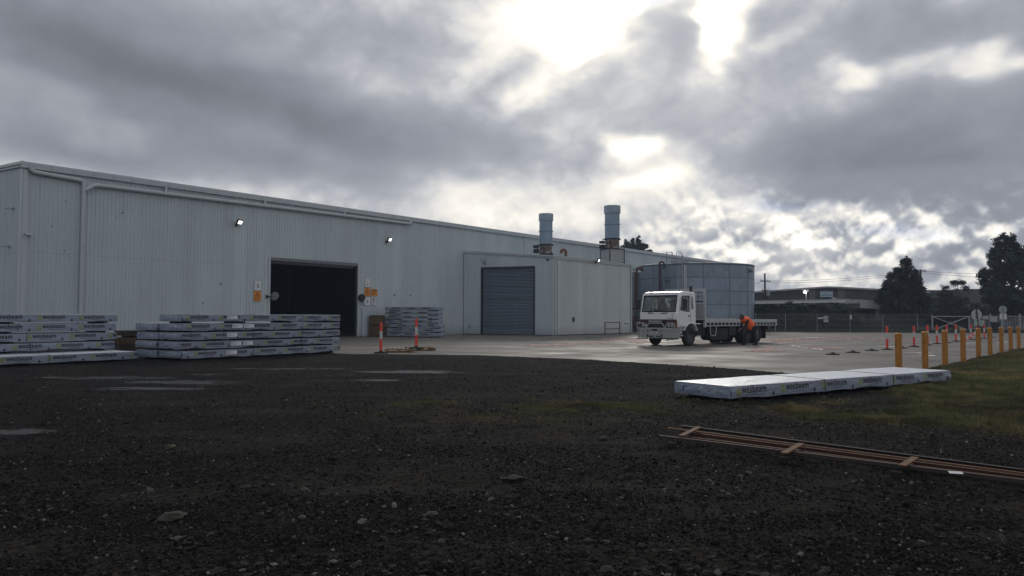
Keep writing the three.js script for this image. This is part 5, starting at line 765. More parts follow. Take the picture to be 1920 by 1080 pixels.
{
  const hOf = (p, yTop, x) => { const d = -p.z, hy = 593 + (x - 960) * 0.0038; return EYE + ((hy - yTop) / FOCAL) * d; };
  const d1 = P(714, 662.6); delineator(d1, hOf(d1, 604.5, 714), 'orange and white post on a black base at the gravel edge, left of the pallets', 'orange posts by the pallets', true);
  const p2 = P(780.5, 656.5), d2 = P(780.5, 653.6, 0.15); delineator(d2.clone().setY(0.15), hOf(d2, 597, 780) - 0.15, 'orange and white post standing on the right hand pallet', 'orange posts by the pallets', true);
  const pal = (pos, turn, label) => { const t = thing('pallet', pos, turn, label, 'pallet', 'timber pallets at the gravel edge'); for (let i = 0; i < 7; i++) part('deck_board', box(0.1, 0.02, 1.16, -0.52 + i * 0.173, 0.135, 0, 0.004), paleWood, t); for (const z of [-0.53, 0, 0.53]) part('bearer', [box(1.14, 0.02, 0.1, 0, 0.115, z), ...[-0.5, 0, 0.5].map((x) => box(0.14, 0.09, 0.1, x, 0.06, z)), box(1.14, 0.018, 0.1, 0, 0.009, z)], paleWood, t); return t; };
  pal(P(748, 660).setY(0.0), 0.16, 'left timber pallet lying beside the orange post'); pal(P(788, 656.8).setY(0.0), 0.3, 'right timber pallet with an orange post standing on it');
  const row = [[1663.5, 655.6, 611.5], [1714, 650, 611.5], [1739.5, 647.3, 609.8], [1757, 644.8, 609.8], [1775.5, 642.8, 608.8], [1792.5, 640.4, 608], [1820.8, 636.8, 607.8], [1834, 636, 608], [1845.7, 634.6, 607.8]];
  const nth = ['first', 'second', 'third', 'fourth', 'fifth', 'sixth', 'seventh', 'eighth', 'ninth'];
  row.forEach(([x, y, yt], i) => { const p = P(x, y); delineator(p, clamp(hOf(p, yt, x), 0.95, 1.25), `${nth[i]} orange and white post from the left in the row behind the bollards`, 'orange posts in the row behind the bollards'); });
  const bs = [[1561.5, 665], [1599.5, 661.2], [1634.5, 657.6], [1691, 652.9], [1859.5, 632.8]], lab = ['leftmost loose black rubber base on the concrete', 'middle loose black rubber base on the concrete', 'loose black rubber base left of the first orange post', 'black rubber base beside the nearest yellow bollard', 'farthest black rubber base behind the row of bollards'];
  bs.forEach(([x, y], i) => { const t = thing('rubber_base', P(x, y), i, lab[i], 'post base', 'loose rubber bases on the concrete'); part('base', rubberBase(0, 1.15), blackRubber, t); part('socket', cyl(0.07, 0.06, 0.03, 10).translate(0, 0.07, 0), blackRubber, t); });
  const a = P(1809, 638, 0.05), b = atDepth(1832, 621.5, -a.z + 0.6), t = thing('barrier_board', a.clone(), 0, 'fallen red and white striped board leaning between the bollards', 'barrier board'), d = b.clone().sub(a);
  const L = d.length(), dir = d.clone().normalize(); for (let k = 0; k < 7; k++) part(k % 2 ? 'white_stripe' : 'red_stripe', bar(dir.clone().multiplyScalar((k * L) / 7), dir.clone().multiplyScalar(((k + 1) * L) / 7), 0.03, 0.17), k % 2 ? reflectTape : orangePlastic, t); part('foot', [rod(dir.clone().multiplyScalar(L * 0.96).setY(dir.y * L * 0.96), dir.clone().multiplyScalar(L * 0.96).setY(-a.y), 0.03)], blackRubber, t);
}
// ------------------------------------------------------------------ steel frame lying on bearers
{
  const a = P(1237, 819, 0.12), b = P(1920, 903.5, 0.12), d = b.clone().sub(a).setY(0), turn = Math.atan2(-d.z, d.x), dir = d.clone().normalize(), L = d.length() + 1.6, back = P(1278, 800, 0.12), Wd = Math.abs(back.clone().sub(a).dot(V(-Math.sin(turn), 0, -Math.cos(turn))));
  const t = thing('steel_frame', a.clone().setY(0.0), turn, 'long dark steel frame with wooden cross pieces lying on the gravel', 'steel frame'), y = 0.1;
  const angle = (z, s) => [box(L, 0.006, 0.045, L / 2, y + 0.018, z), box(L, 0.032, 0.006, L / 2, y + 0.004, z + s * 0.02)];
  const loc = (x, yy) => { const p = P(x, yy, y).sub(a); return V(p.dot(dir), y + 0.036, p.dot(V(Math.sin(turn), 0, Math.cos(turn)))); };
  const ell = (p, q, s) => { const a2 = p.clone().setY(y + 0.018), b2 = q.clone().setY(y + 0.018), c2 = p.clone().setY(y + 0.002), d2 = q.clone().setY(y + 0.002); c2.z += s * 0.018; d2.z += s * 0.018; return [bar(a2, b2, 0.042, 0.006), bar(c2, d2, 0.006, 0.03)]; };
  const far = (p, q) => q.clone().addScaledVector(q.clone().sub(p).normalize(), 1.2);
  const f0 = loc(1236, 819), f1 = loc(1920, 903.5), b0 = loc(1278, 800.5), b1 = loc(1920, 884), m0 = loc(1252, 806.5), m1 = loc(1920, 893.5);
  part('rail', ell(f0, far(f0, f1), 1), steelMat, t); part('rail', ell(b0, far(b0, b1), -1), steelMat, t);
  for (const [q, drop] of [[0.34, 0.03], [0.72, 0.034]]) part('rail', ell(f0.clone().lerp(b0, q), far(f0, f1).lerp(far(b0, b1), q), 1).map((g) => g.translate(0.25, -drop, 0)), rustWood, t);
  part('lath', [bar(m0.setY(y + 0.028), far(m0, m1).setY(y + 0.028), 0.032, 0.012)], orangeWood, t);
  for (const [x0, y0, x1, y1] of [[1277.5, 823, 1311, 806], [1470, 856.5, 1502.5, 838], [1692, 880.5, 1716, 864.5]]) { const p = loc(x0, y0), q = loc(x1, y1); part('cross_piece', [bar(p, q, 0.065, 0.012)], orangeWood, t); for (const [bx, bz] of [[p.x - 0.06, -0.02], [q.x - 0.06, q.z]]) part('bearer', box(0.1, y - 0.02, 0.07, bx, (y - 0.02) / 2 - 0.012, bz, 0.008), blackWood, t); }
  const s0 = thing('paper_scrap', P(1792, 888.5, 0.13), turn + 0.4, 'small scrap of white paper on the steel frame', 'paper'); part('sheet', new THREE.PlaneGeometry(0.11, 0.06, 6, 4).rotateX(-Math.PI / 2 + 0.15).translate(0, 0.012, 0), sheetWhite, s0);
}

// ------------------------------------------------------------------ boundary fence, gate and signs
const HZ = (x) => 593 + (x - 960) * 0.0038, hAt = (x, y, dep) => EYE + ((HZ(x) - y) / FOCAL) * dep;
const meshWire = std({ color: rgb(0.22, 0.23, 0.24), roughness: 0.6, metalness: 0.4 });
const FD = 76, gatePaint = std({ color: rgb(0.3, 0.32, 0.32), roughness: 0.5 });
{
  const a = atDepth(1405, 600, FD).setY(0), t = thing('wire_fence', a, 0, 'tall wire fence on galvanised posts behind the concrete yard', 'fence');
  const xs = [1417, 1472.6, 1532, 1593.7, 1655, 1720, 1747].map((x) => atDepth(x, 600, FD).x - a.x);
  for (const x of xs) part('post', [cyl(0.035, 0.035, 1.95, 10).translate(x, -0.05, 0)], galvMat, t);
  for (const y of [0.1, 0.7, 1.3, 1.86]) part('wire', rod(V(xs[0] - 3, y, 0), V(xs[6], y, 0), 0.008, 5), meshWire, t);
  // woven mesh: two families of slanting wires
  const w = []; for (let k = -30; k < (xs[6] + 3) / 0.16; k++) { const x = k * 0.16 - 3; for (const s of [-1, 1]) { let x0 = x, x1 = x + s * 1.76; if (Math.min(x0, x1) < -3 || Math.max(x0, x1) > xs[6]) continue; w.push(bar(V(x0, 0.1, s * 0.004), V(x1, 1.86, s * 0.004), 0.006, 0.006)); } }
  const mw = part('woven_mesh', w, meshWire, t); mw.userData.kind = 'stuff';
  // directional sign on the second post
  const k = FD / FOCAL, tx = canvasTex(256, 128, (x, W, H) => { x.fillStyle = '#0c0e12'; x.fillRect(0, 0, W, H); x.fillStyle = '#c9cdd2'; x.beginPath(); x.moveTo(14, 64); x.lineTo(74, 18); x.lineTo(74, 46); x.lineTo(246, 46); x.lineTo(246, 82); x.lineTo(74, 82); x.lineTo(74, 110); x.closePath(); x.fill(); });
  const t25 = canvasTex(128, 160, (x, W, H) => { x.fillStyle = '#c9cdd2'; x.fillRect(0, 0, W, H); x.strokeStyle = '#1a1d24'; x.lineWidth = 10; x.strokeRect(8, 8, W - 16, H - 16); x.lineWidth = 12; x.beginPath(); x.arc(64, 80, 46, 0, 7); x.stroke(); x.fillStyle = '#1a1d24'; x.font = 'bold 58px sans-serif'; x.textAlign = 'center'; x.textBaseline = 'middle'; x.fillText('25', 64, 82); });
  const sA = atDepth(1538.5, 596.5, FD - 0.08), s = thing('arrow_sign', sA, 0, 'black sign with a white left arrow on the wire fence', 'sign'); part('plate', box(11.5 * k, 8.5 * k, 0.02), darkMat, s); part('face', new THREE.PlaneGeometry(11.4 * k, 8.4 * k).translate(0, 0, 0.013), std({ map: tx, roughness: 0.5 }), s);
  const sB = atDepth(1548.6, 598.2, FD - 0.1), s2 = thing('speed_sign', sB, 0, 'white sign with a black ring and a 25 on the wire fence', 'sign'); part('plate', box(9.4 * k, 12 * k, 0.02), greyPaint, s2); part('face', new THREE.PlaneGeometry(9.3 * k, 11.9 * k).translate(0, 0, 0.013), std({ map: t25, roughness: 0.5 }), s2);
  for (const [x, y, w, h, l] of [[1595.3, 594.5, 3, 7.5, 'small pale plate on the fence in front of the brick wall']]) { const q = thing('fence_plate', atDepth(x, y, FD - 0.08), 0, l, 'sign'); part('plate', box(w * k, h * k, 0.02, 0, 0, 0, 0.004), sheetWhite, q); part('clip', box(0.03, 0.05, 0.05, 0, 0.1, -0.03), darkMat, q); }
}
{
  const GD = 80, k = GD / FOCAL, a = atDepth(1748, 600, GD).setY(0), W = (1817 - 1748) * k, H = 1.72, t = thing('yard_gate', a, 0, 'pale steel gate frame with crossed braces', 'gate');
  part('frame', [box(0.12, H, 0.1, 0, H / 2, 0), box(0.12, H, 0.1, W, H / 2, 0), box(W - 0.12, 0.09, 0.08, W / 2, H - 0.05, 0), box(W - 0.12, 0.08, 0.08, W / 2, 0.14, 0)], gatePaint, t);
  part('brace', bar(V(0.08, H - 0.1, 0.03), V(W - 0.08, 0.2, 0.03), 0.05, 0.08), gatePaint, t); part('brace', bar(V(0.08, 0.2, -0.03), V(W - 0.08, H - 0.1, -0.03), 0.05, 0.08), gatePaint, t); part('gusset', box(0.3, 0.22, 0.09, W / 2, H / 2 + 0.05, 0, 0.02), gatePaint, t);
  part('foot_wheel', [rod(V(0, 0.09, -0.05), V(0, 0.09, 0.05), 0.09, 12)], darkMat, t);
  const b = atDepth(1819, 600, GD).setY(0), W2 = (1990 - 1819) * k, f = thing('bar_fence', b, 0, 'pale steel fence of vertical bars right of the gate', 'fence'), nB = Math.round(W2 / 0.17);
  part('rail', box(W2, 0.08, 0.06, W2 / 2, H - 0.02, 0), gatePaint, f); part('rail', box(W2, 0.1, 0.06, W2 / 2, 0.16, 0), gatePaint, f);
  for (const x of [1857, 1878, 1912, 1955]) part('post', box(0.14, H + 0.25, 0.14, (x - 1819) * k, (H + 0.25) / 2, 0), gatePaint, f);
  for (let i = 0; i < nB; i++) part('bar', new THREE.BoxGeometry(0.035, H - 0.3, 0.03).translate(0.1 + i * 0.17, H / 2 + 0.02, 0), greyPaint, f);
  for (const [x, y, w, h, l] of [[1848, 595.5, 11, 7, 'small white panel on the bar fence behind the octagonal sign'], [1836, 606, 20, 11, 'pale green panel low on the bar fence'], [1863, 600.5, 14, 13, 'grey square panel on the bar fence']]) { const q = thing('panel_sign', atDepth(x, y, GD - 0.12), 0, l, 'sign'); part('panel', box(w * k, h * k, 0.02, 0, 0, 0, 0.005), l.includes('green') ? std({ color: rgb(0.34, 0.4, 0.36), roughness: 0.6 }) : greyPaint, q); part('clip', box(0.04, 0.06, 0.06, 0, 0.1, -0.035), darkMat, q); }
  const bin = thing('wheelie_bin', atDepth(1866.5, 614, GD - 1.2).setY(0), 0.2, 'black bin standing in front of the bar fence', 'bin'); part('tub', [new THREE.CylinderGeometry(0.46, 0.36, 0.95, 4, 1).rotateY(Math.PI / 4).translate(0, 0.55, 0)], darkMat, bin); part('lid', [box(0.7, 0.06, 0.72, 0, 1.06, 0, 0.02)], blackRubber, bin); for (const s of [-1, 1]) part('bin_wheel', rod(V(s * 0.26, 0.1, -0.26), V(s * 0.32, 0.1, -0.26), 0.1, 12), blackRubber, bin);
  const SD = 52, ks = SD / FOCAL, c = atDepth(1832, 590.5, SD), o = thing('octagonal_sign', c.clone().setY(0), 0.1, 'back of an octagonal road sign on a dark leaning post', 'sign'), R = 10.9 * ks, cy = c.y;
  part('plate', new THREE.CylinderGeometry(R, R, 0.02, 8).rotateY(Math.PI / 8).rotateX(Math.PI / 2).translate(0, cy, -0.05), std({ color: rgb(0.42, 0.43, 0.44), roughness: 0.5, metalness: 0.2 }), o); part('post', [rod(V(0.18, 0, 0), V(-0.03, cy + R * 0.92, 0), 0.038, 10)], darkMat, o); part('clamp', [box(0.2, 0.04, 0.03, 0.0, cy + 0.1, -0.02), box(0.2, 0.04, 0.03, 0.03, cy - 0.15, -0.02)], darkMat, o); part('foot', [rubberBase()], blackRubber, o);
  const RD = 66, kr = RD / FOCAL, c2 = atDepth(1881, 580.5, RD), q = thing('round_sign', c2.clone().setY(0), -0.05, 'back of a round road sign above a small plate', 'sign'); part('plate', new THREE.CylinderGeometry(7.3 * kr, 7.3 * kr, 0.02, 28).rotateX(Math.PI / 2).translate(0, c2.y, -0.05), std({ color: rgb(0.28, 0.34, 0.32), roughness: 0.5 }), q); part('lower_plate', box(12.5 * kr, 11 * kr, 0.02, 0.02, c2.y - 12.8 * kr, -0.05, 0.005), sheetWhite, q); part('post', rod(V(0, 0, 0), V(0, c2.y + 0.3, 0), 0.035, 10), galvMat, q);
}
// ------------------------------------------------------------------ buildings beyond the fence
{
  const D = 128, k = D / FOCAL, X = (x) => atDepth(x, 560, D).x, Y = (x, y) => hAt(x, y, D), x0 = X(1380), ox = X(1548);
  const t = thing('grey_shed', V(ox, 0, -D), 0, 'long low grey factory shed with a shallow gable far behind', 'building'), wallC = [0.95, 1, 1.06].map((q) => std({ map: concTex, color: rgb(0.17 * q, 0.17 * q, 0.19 * q), roughness: 0.8 })), brown = std({ color: rgb(0.14, 0.12, 0.105), roughness: 0.8 });
  const roofY = (x) => x < 1548 ? lerp(Y(1548, 536.5), Y(1400, 547.5), (1548 - x) / 148) : x < 1568 ? Y(x, 536.8) : lerp(Y(1568, 537.5), Y(1700, 544.5), (x - 1568) / 132);
  const cuts = [1370, 1410, 1440, 1475, 1515, 1528, 1570, 1583, 1625, 1665, 1705, 1735]; for (let i = 0; i < cuts.length - 1; i++) { const a = X(cuts[i]) - ox + 0.02, b = X(cuts[i + 1]) - ox - 0.02, narrow = i === 4 || i === 6; part('wall_panel', uvWorld(prism([[a, 0], [b, 0], [b, roofY(cuts[i + 1]) - 0.2], [a, roofY(cuts[i]) - 0.2]], 0.3).translate(0, 0, narrow ? 0.12 : 0), 0.12), narrow ? brown : wallC[i % 3], t); }
  const top = [1370, 1400, 1548, 1568, 1700, 1740].map((x) => [X(x) - ox, roofY(x)]); part('roof', prism([...top, ...top.slice().reverse().map(([a, b]) => [a, b - 0.28])], 30).translate(0, 0, -14.4), greyPaint, t);
  const sg = canvasTex(256, 128, (x, W, H) => { x.fillStyle = '#8ea4b2'; x.fillRect(0, 0, W, H); x.fillStyle = '#b9cad4'; x.fillRect(8, 8, W - 16, H - 16); x.fillStyle = '#7e93a3'; x.fillRect(12, 70, W - 24, 40); x.fillStyle = '#6b8496'; x.font = 'bold 42px sans-serif'; for (let q = 0; q < 6; q++) x.fillRect(40 + q * 32, 26, 20, 34); });
  const s = thing('shop_sign', atDepth(1549.5, 551.5, D - 0.5), 0, 'pale blue rectangular sign on the grey shed', 'sign'); part('board', box(24 * k, 11 * k, 0.12), greyPaint, s); part('face', new THREE.PlaneGeometry(23.6 * k, 10.6 * k).translate(0, 0, 0.07), std({ map: sg, roughness: 0.6 }), s);
}
{
  const D = 132, X = (x) => atDepth(x, 560, D).x, ox = X(1790), t = thing('grey_factory', V(ox, 0, -D), 0, 'dark grey flat factory behind the flat topped tree', 'building'), c = std({ map: concTex, color: rgb(0.15, 0.155, 0.18), roughness: 0.8 }), pale = std({ map: concTex, color: rgb(0.24, 0.25, 0.28), roughness: 0.8 });
  const bx = (x0, x1, y0, y1, d, dz = 0) => uvWorld(box(X(x1) - X(x0), hAt(1790, y0, D) - (y1 === 0 ? 0 : hAt(1790, y1, D)), d, (X(x0) + X(x1)) / 2 - ox, (hAt(1790, y0, D) + (y1 === 0 ? 0 : hAt(1790, y1, D))) / 2, dz), 0.12);
  part('wall', [bx(1700, 1802, 552, 0, 12, -8)], c, t); part('roof_band', [bx(1705, 1776, 543.5, 551, 12.4, -7.5)], pale, t); part('side_wall', [bx(1803, 1960, 542, 0, 14, -6)], pale, t); part('wall_panel', [bx(1772, 1806, 562, 0, 0.4, -1.6)], std({ map: concTex, color: rgb(0.2, 0.22, 0.2), roughness: 0.8 }), t); part('awning', [bx(1735, 1772, 553, 559.5, 4, 0.5)], pale, t); part('doorway', [bx(1736, 1770, 562, 0, 0.3, -1.8)], darkMat, t);
}
{
  const D = 90, k = D / FOCAL, X = (x) => atDepth(x, 560, D).x, ox = X(1500), t = thing('open_shed', V(ox, 0, -D), 0, 'low dark open sided shed with a flat roof behind the fence', 'shed'), rx = X(1592) - ox, lx = X(1395) - ox;
  const yl = hAt(1410, 565.5, D), yr = hAt(1590, 562, D);
  part('roof', prism([[lx, yl - 0.12], [rx, yr - 0.12], [rx, yr + 0.1], [lx, yl + 0.1]], 9).translate(0, 0, -4.4), greyPaint, t); part('gutter', prism([[lx, yl - 0.3], [rx, yr - 0.3], [rx, yr - 0.1], [lx, yl - 0.1]], 0.16).translate(0, 0, 0.2), sheetWhite, t);
  part('back_wall', box(rx - lx, 3.2, 0.2, (lx + rx) / 2, 1.6, -8.6), darkMat, t); part('end_wall', box(0.2, 3.1, 8, lx + 0.1, 1.55, -4.3), darkMat, t);
  for (const x of [1459, 1511, 1566]) part('column', box(0.26, yl - 0.3, 0.26, X(x) - ox, (yl - 0.3) / 2, -0.2), sheetWhite, t); part('roof_vent', [box(0.4, 0.3, 0.3, X(1567) - ox, yr + 0.15, -0.5), box(0.7, 0.2, 0.3, X(1572) - ox, yr + 0.05, -0.8)], greyPaint, t);
}
{
  const D = 87, k = D / FOCAL, X = (x) => atDepth(x, 560, D).x, ox = X(1616), t = thing('brick_office', V(ox, 0, -D), 0, 'small brown brick office with a deep pale fascia', 'building');
  const br = dataTex(256, 256, (u, v) => { const row = Math.floor(v * 16), a = ((u * 8 + (row % 2) * 0.5) % 1), m = (v * 16) % 1, mortar = a < 0.05 || m < 0.12, q = tnA(u, v, 16, 2); return mortar ? [96, 90, 84] : [96 + 50 * (q - 0.5), 74 + 36 * (q - 0.5), 62 + 30 * (q - 0.5)]; });
  const y1 = hAt(1616, 579, D), brick = std({ map: br, roughness: 0.9, color: rgb(0.8, 0.8, 0.8) });
  part('brick_wall', [uvWorld(box((1640 - 1592) * k, y1, 0.24, (1616 - 1616) * k, y1 / 2, 0), 0.7), uvWorld(box(0.24, y1, 7, (1592 - 1616) * k + 0.12, y1 / 2, -3.7), 0.7), uvWorld(box(0.24, y1, 7, (1640 - 1616) * k - 0.12, y1 / 2, -3.7), 0.7)], brick, t); part('doorway', box(5 * k, y1 * 0.85, 0.06, (1626 - 1616) * k, y1 * 0.43, 0.12), darkMat, t); part('wall_plate', box(0.12, 0.24, 0.05, (1615 - 1616) * k, hAt(1615, 596, D), 0.14), sheetWhite, t);
  const f0 = (1602 - 1616) * k, f1 = (1650.5 - 1616) * k, ft = hAt(1602, 561.5, D - 1.4), ft2 = hAt(1650, 565, D - 1.4), fb = hAt(1602, 577, D - 1.4), fb2 = hAt(1650, 580, D - 1.4); part('fascia', prism([[f0, fb], [f1, fb2], [f1, ft2], [f0, ft]], 0.12).translate(0, 0, 1.4), std({ color: rgb(0.4, 0.43, 0.45), roughness: 0.6 }), t); part('roof', [box(f1 - f0 + 1.2, 0.2, 6, (f0 + f1) / 2 - 0.5, ft2 - 0.15, -1.8), box((1605 - 1580) * k, 0.5, 0.1, (1592 - 1616) * k, ft - 0.25, 1.0)], greyPaint, t); part('soffit', box(f1 - f0, 0.12, 5.6, (f0 + f1) / 2, fb2 - 0.1, -1.6), darkMat, t);
  const w = thing('pale_wall', V(X(1648), 0, -D - 4), 0, 'pale grey low wall between the brick office and the conical tree', 'wall'); part('wall_panel', box(20 * k, hAt(1648, 586, D + 4), 0.3, 0, hAt(1648, 586, D + 4) / 2, 0), greyPaint, w); part('coping', box(20.6 * k, 0.1, 0.4, 0, hAt(1648, 586, D + 4) + 0.05, 0), sheetWhite, w);
}
{ // street lamp on the shed, lit
  const D = 93, c = atDepth(1510, 548, D), t = thing('street_lamp', V(c.x, 0, c.z), 0, 'lit lamp on a thin pole above the open shed', 'street lamp'); part('pole', rod(V(0.1, 0, 0), V(0.1, c.y - 0.05, 0), 0.06, 8), greyPaint, t); part('lamp_head', box(0.75, 0.1, 0.4, 0.0, c.y + 0.27, 0, 0.03), greyPaint, t); part('lamp_glass', new THREE.SphereGeometry(0.19, 14, 10).scale(1.2, 0.75, 0.8).translate(-0.05, c.y, 0.02), shadeGlow, t); part('arm', [box(0.4, 0.06, 0.06, 0.25, c.y + 0.15, 0)], greyPaint, t);
  const L = new THREE.PointLight(new THREE.Color(1, 0.96, 0.9), 1.2, 0, 2); L.position.set(-0.05, c.y, 0.35); t.add(L);
}
{ // power poles and wires
  const mk = (x, yTop, D, label, arms) => { const c = atDepth(x, yTop, D), t = thing('power_pole', V(c.x, -0.1, c.z), 0.5, label, 'power pole'); part('pole', cyl(0.17, 0.12, c.y + 0.1, 12), darkWood, t); arms.forEach(([y, w]) => { const h = hAt(x, y, D) + 0.1; part('crossarm', [box(w, 0.14, 0.12, 0, h, 0.12)], darkWood, t); for (const s of [-0.45, 0.45, 0.2]) part('insulator', lathe([[0.001, 0.22], [0.05, 0.2], [0.03, 0.14], [0.07, 0.1], [0.04, 0]], 10).translate(s * w, h + 0.06, 0.12), greyPaint, t); }); return [c, t]; };
  const [p1, t1] = mk(1434, 512.5, 112, 'wooden power pole with crossarms right of the water tank', [[527, 2.0], [545, 1.5]]); part('transformer', [cyl(0.25, 0.25, 0.8, 14).translate(0.55, hAt(1434, 553, 112), 0.1)], greyPaint, t1); part('stay', rod(V(0, 2.5, 0), V(2.4, 0, 0.4), 0.02), darkMat, t1);
  const [p2] = mk(1726, 505, 116, 'dark power pole mostly hidden by the conical tree', [[508, 2.4]]);
  const wire = (x0, y0, d0, x1, y1, d1, sag, label) => { const a = atDepth(x0, y0, d0), b = atDepth(x1, y1, d1), pts = []; for (let i = 0; i <= 16; i++) { const q = i / 16, p = a.clone().lerp(b, q); p.y -= sag * 4 * q * (1 - q); pts.push(p); } const t = thing('power_line', a, 0, label, 'power line', 'power lines in the distance'); part('wire', tube(pts.map((p) => p.sub(a)), 0.022, 5, 32), darkMat, t); };
  wire(1436, 527, 112, 1724, 508, 116, 0.4, 'upper power line running from the wooden pole to the conical tree'); wire(1436, 530, 112, 1724, 510.5, 116, 0.5, 'second power line running from the wooden pole to the conical tree'); wire(1437, 545, 112, 1724, 541, 116, 0.3, 'lowest power line between the two poles');
  wire(1726, 508, 116, 1990, 513, 110, 0.3, 'upper power line between the conical tree and the large tree'); wire(1726, 511, 116, 1990, 519, 110, 0.4, 'lower power line between the conical tree and the large tree'); wire(1434, 527, 112, 1330, 545, 105, 0.2, 'power line from the wooden pole to behind the tank'); wire(1434, 545, 112, 1330, 548, 105, 0.2, 'low power line from the wooden pole to behind the tank');
}
// ------------------------------------------------------------------ trees and shrubs
function foliage(lobes, leaf, density, seed) {              // leaf-sized faces spread through lobes, thinner towards their edges
  const r = rng(seed), pos = [], col = [], nrm = [];
  for (const [cx, cy, cz, rx, ry, rz, dn = 1] of lobes) {
    const n = Math.round(density * dn * Math.pow(rx * ry * rz, 0.72));
    const clumps = Array.from({ length: Math.max(8, Math.round(n / 62)) }, () => { let x, y, z, l; do { x = r() * 2 - 1; y = r() * 2 - 1; z = r() * 2 - 1; l = Math.hypot(x, y, z); } while (l > 1 || l < 0.25); const e = 0.86 + 0.34 * r(); return [cx + x * rx * e, cy + y * ry * e, cz + z * rz * e, 0.55 + 0.9 * r()]; });
    for (let i = 0; i < n; i++) {
      const c = clumps[Math.floor(r() * clumps.length)], s = 0.3 * Math.min(rx, ry, rz) + 0.12, g = () => (r() + r() + r() - 1.5) * 1.25 * s;
      const p = V(c[0] + g(), c[1] + g() * 0.8, c[2] + g()), a = V(r() - 0.5, r() - 0.5, r() - 0.5).normalize(), b = V(r() - 0.5, r() - 0.5, r() - 0.5).cross(a).normalize(), L = leaf * (0.5 + 0.9 * r()), w = L * (0.35 + 0.2 * r());
      const q = [p.clone().addScaledVector(a, -L / 2), p.clone().addScaledVector(b, w / 2), p.clone().addScaledVector(a, L / 2), p.clone().addScaledVector(b, -w / 2)];
      for (const k of [0, 1, 2, 0, 2, 3]) pos.push(q[k].x, q[k].y, q[k].z);
      const t = c[3] * (0.75 + 0.5 * r()); for (let k = 0; k < 6; k++) col.push(t, t, t);
    }
  }
  const g = new THREE.BufferGeometry(); g.setAttribute('position', new THREE.Float32BufferAttribute(pos, 3)); g.setAttribute('color', new THREE.Float32BufferAttribute(col, 3)); g.setAttribute('uv', new THREE.Float32BufferAttribute(new Float32Array(pos.length / 3 * 2), 2)); g.computeVertexNormals(); return g;
}
const leafMats = { dark: [0.03, 0.04, 0.034], blue: [0.032, 0.042, 0.042], olive: [0.045, 0.05, 0.028], brown: [0.05, 0.042, 0.03], green: [0.035, 0.05, 0.025] };
for (const k in leafMats) leafMats[k] = std({ color: rgb(...leafMats[k]), roughness: 0.9, vertexColors: true, side: THREE.DoubleSide });
const barkMat = wood(0.09, 0.08, 0.07);
function tree(px, D, lobesPx, leaf, density, seed, mat, label, name, cat, trunkR = 0.2, group) {          // lobes given as seen: x, y, half width, half height, offset in depth
  const c = atDepth(px, 600, D).setY(-0.06), k = D / FOCAL, t = thing(name, c, 0, label, cat, group);
  const L = lobesPx.map(([x, y, rx, ry, dz = 0, dn = 1]) => [(x - px) * k, hAt(x, y, D) + 0.06, dz, rx * k, ry * k, Math.min(rx, ry * 1.4) * k * 0.95, dn]);
  const rs = rng(seed + 7), full = L.flatMap((l) => l[3] < 10 * k ? [l] : [[l[0], l[1], l[2], l[3] * 0.84, l[4] * 0.84, l[5] * 0.84, l[6] * 0.85], ...Array.from({ length: 7 }, () => { const a = rs() * 6.3, e = (rs() - 0.3) * 2, q = 0.22 + 0.2 * rs(), ce = Math.cos(e); return [l[0] + Math.cos(a) * ce * l[3] * 0.95, l[1] + Math.sin(e) * l[4] * 0.95, l[2] + Math.sin(a) * ce * l[5] * 0.95, l[3] * q, l[4] * q, l[5] * q + 0.05, 1.1]; })]);
  const crown = part('crown', foliage(full, leaf * 0.8, density * 1.05, seed), mat, t), limbs = [], topY = Math.max(...L.map((l) => l[1]));
  const tr = tube([V(0, -0.1, 0), V(0.08, topY * 0.3, 0.05), V(-0.05, topY * 0.6, 0), V(L[0][0] * 0.6, topY * 0.85, L[0][2])], trunkR, 8, 16), tp = tr.attributes.position; for (let i = 0; i < tp.count; i++) { const f = 1 - 0.75 * clamp(tp.getY(i) / topY), cx0 = lerp(0, L[0][0] * 0.6, smooth(0.6, 0.85, tp.getY(i) / topY)); tp.setX(i, cx0 + (tp.getX(i) - cx0) * f); tp.setZ(i, tp.getZ(i) * f); }
  part('trunk', tr, barkMat, t);
  for (const l of L.slice(0, 9)) { const y0 = Math.min(l[1] * 0.55, topY * 0.6); if (Math.hypot(l[0], l[2]) > 0.3) part('limb', rod(V(0, y0, 0), V(l[0], l[1], l[2]), trunkR * 0.42, 6, trunkR * 0.12), barkMat, t); }
  return t;
}
tree(1692, 84, [[1703, 497, 10, 14, 0, 1.3], [1704, 520, 19, 16], [1668, 531, 14, 18, 0.4], [1697, 545, 28, 20], [1718, 555, 14, 22, 0.5], [1662, 563, 14, 20], [1690, 580, 36, 22, 0.3], [1718, 590, 18, 24], [1664, 592, 14, 18], [1692, 606, 34, 16], [1722, 530, 8, 8], [1685, 512, 10, 10], [1655, 545, 7, 7]], 0.34, 1900, 101, leafMats.blue, 'dark conical tree with a side lobe standing beyond the fence', 'conical_tree', 'tree', 0.24);
tree(1900, 88, [[1888, 463, 20, 20], [1882, 492, 30, 22, 0.5], [1918, 482, 20, 24, -0.5], [1862, 525, 22, 20], [1900, 522, 30, 24, 0, 0.45], [1940, 500, 30, 34], [1965, 540, 34, 40], [1866, 555, 22, 22, 0.6], [1905, 565, 36, 24, 0.6, 0.8], [1945, 580, 34, 26], [1850, 545, 9, 12], [1875, 475, 9, 9]], 0.36, 1500, 102, leafMats.blue, 'large dense dark tree at the right picture edge', 'large_tree', 'tree', 0.34);
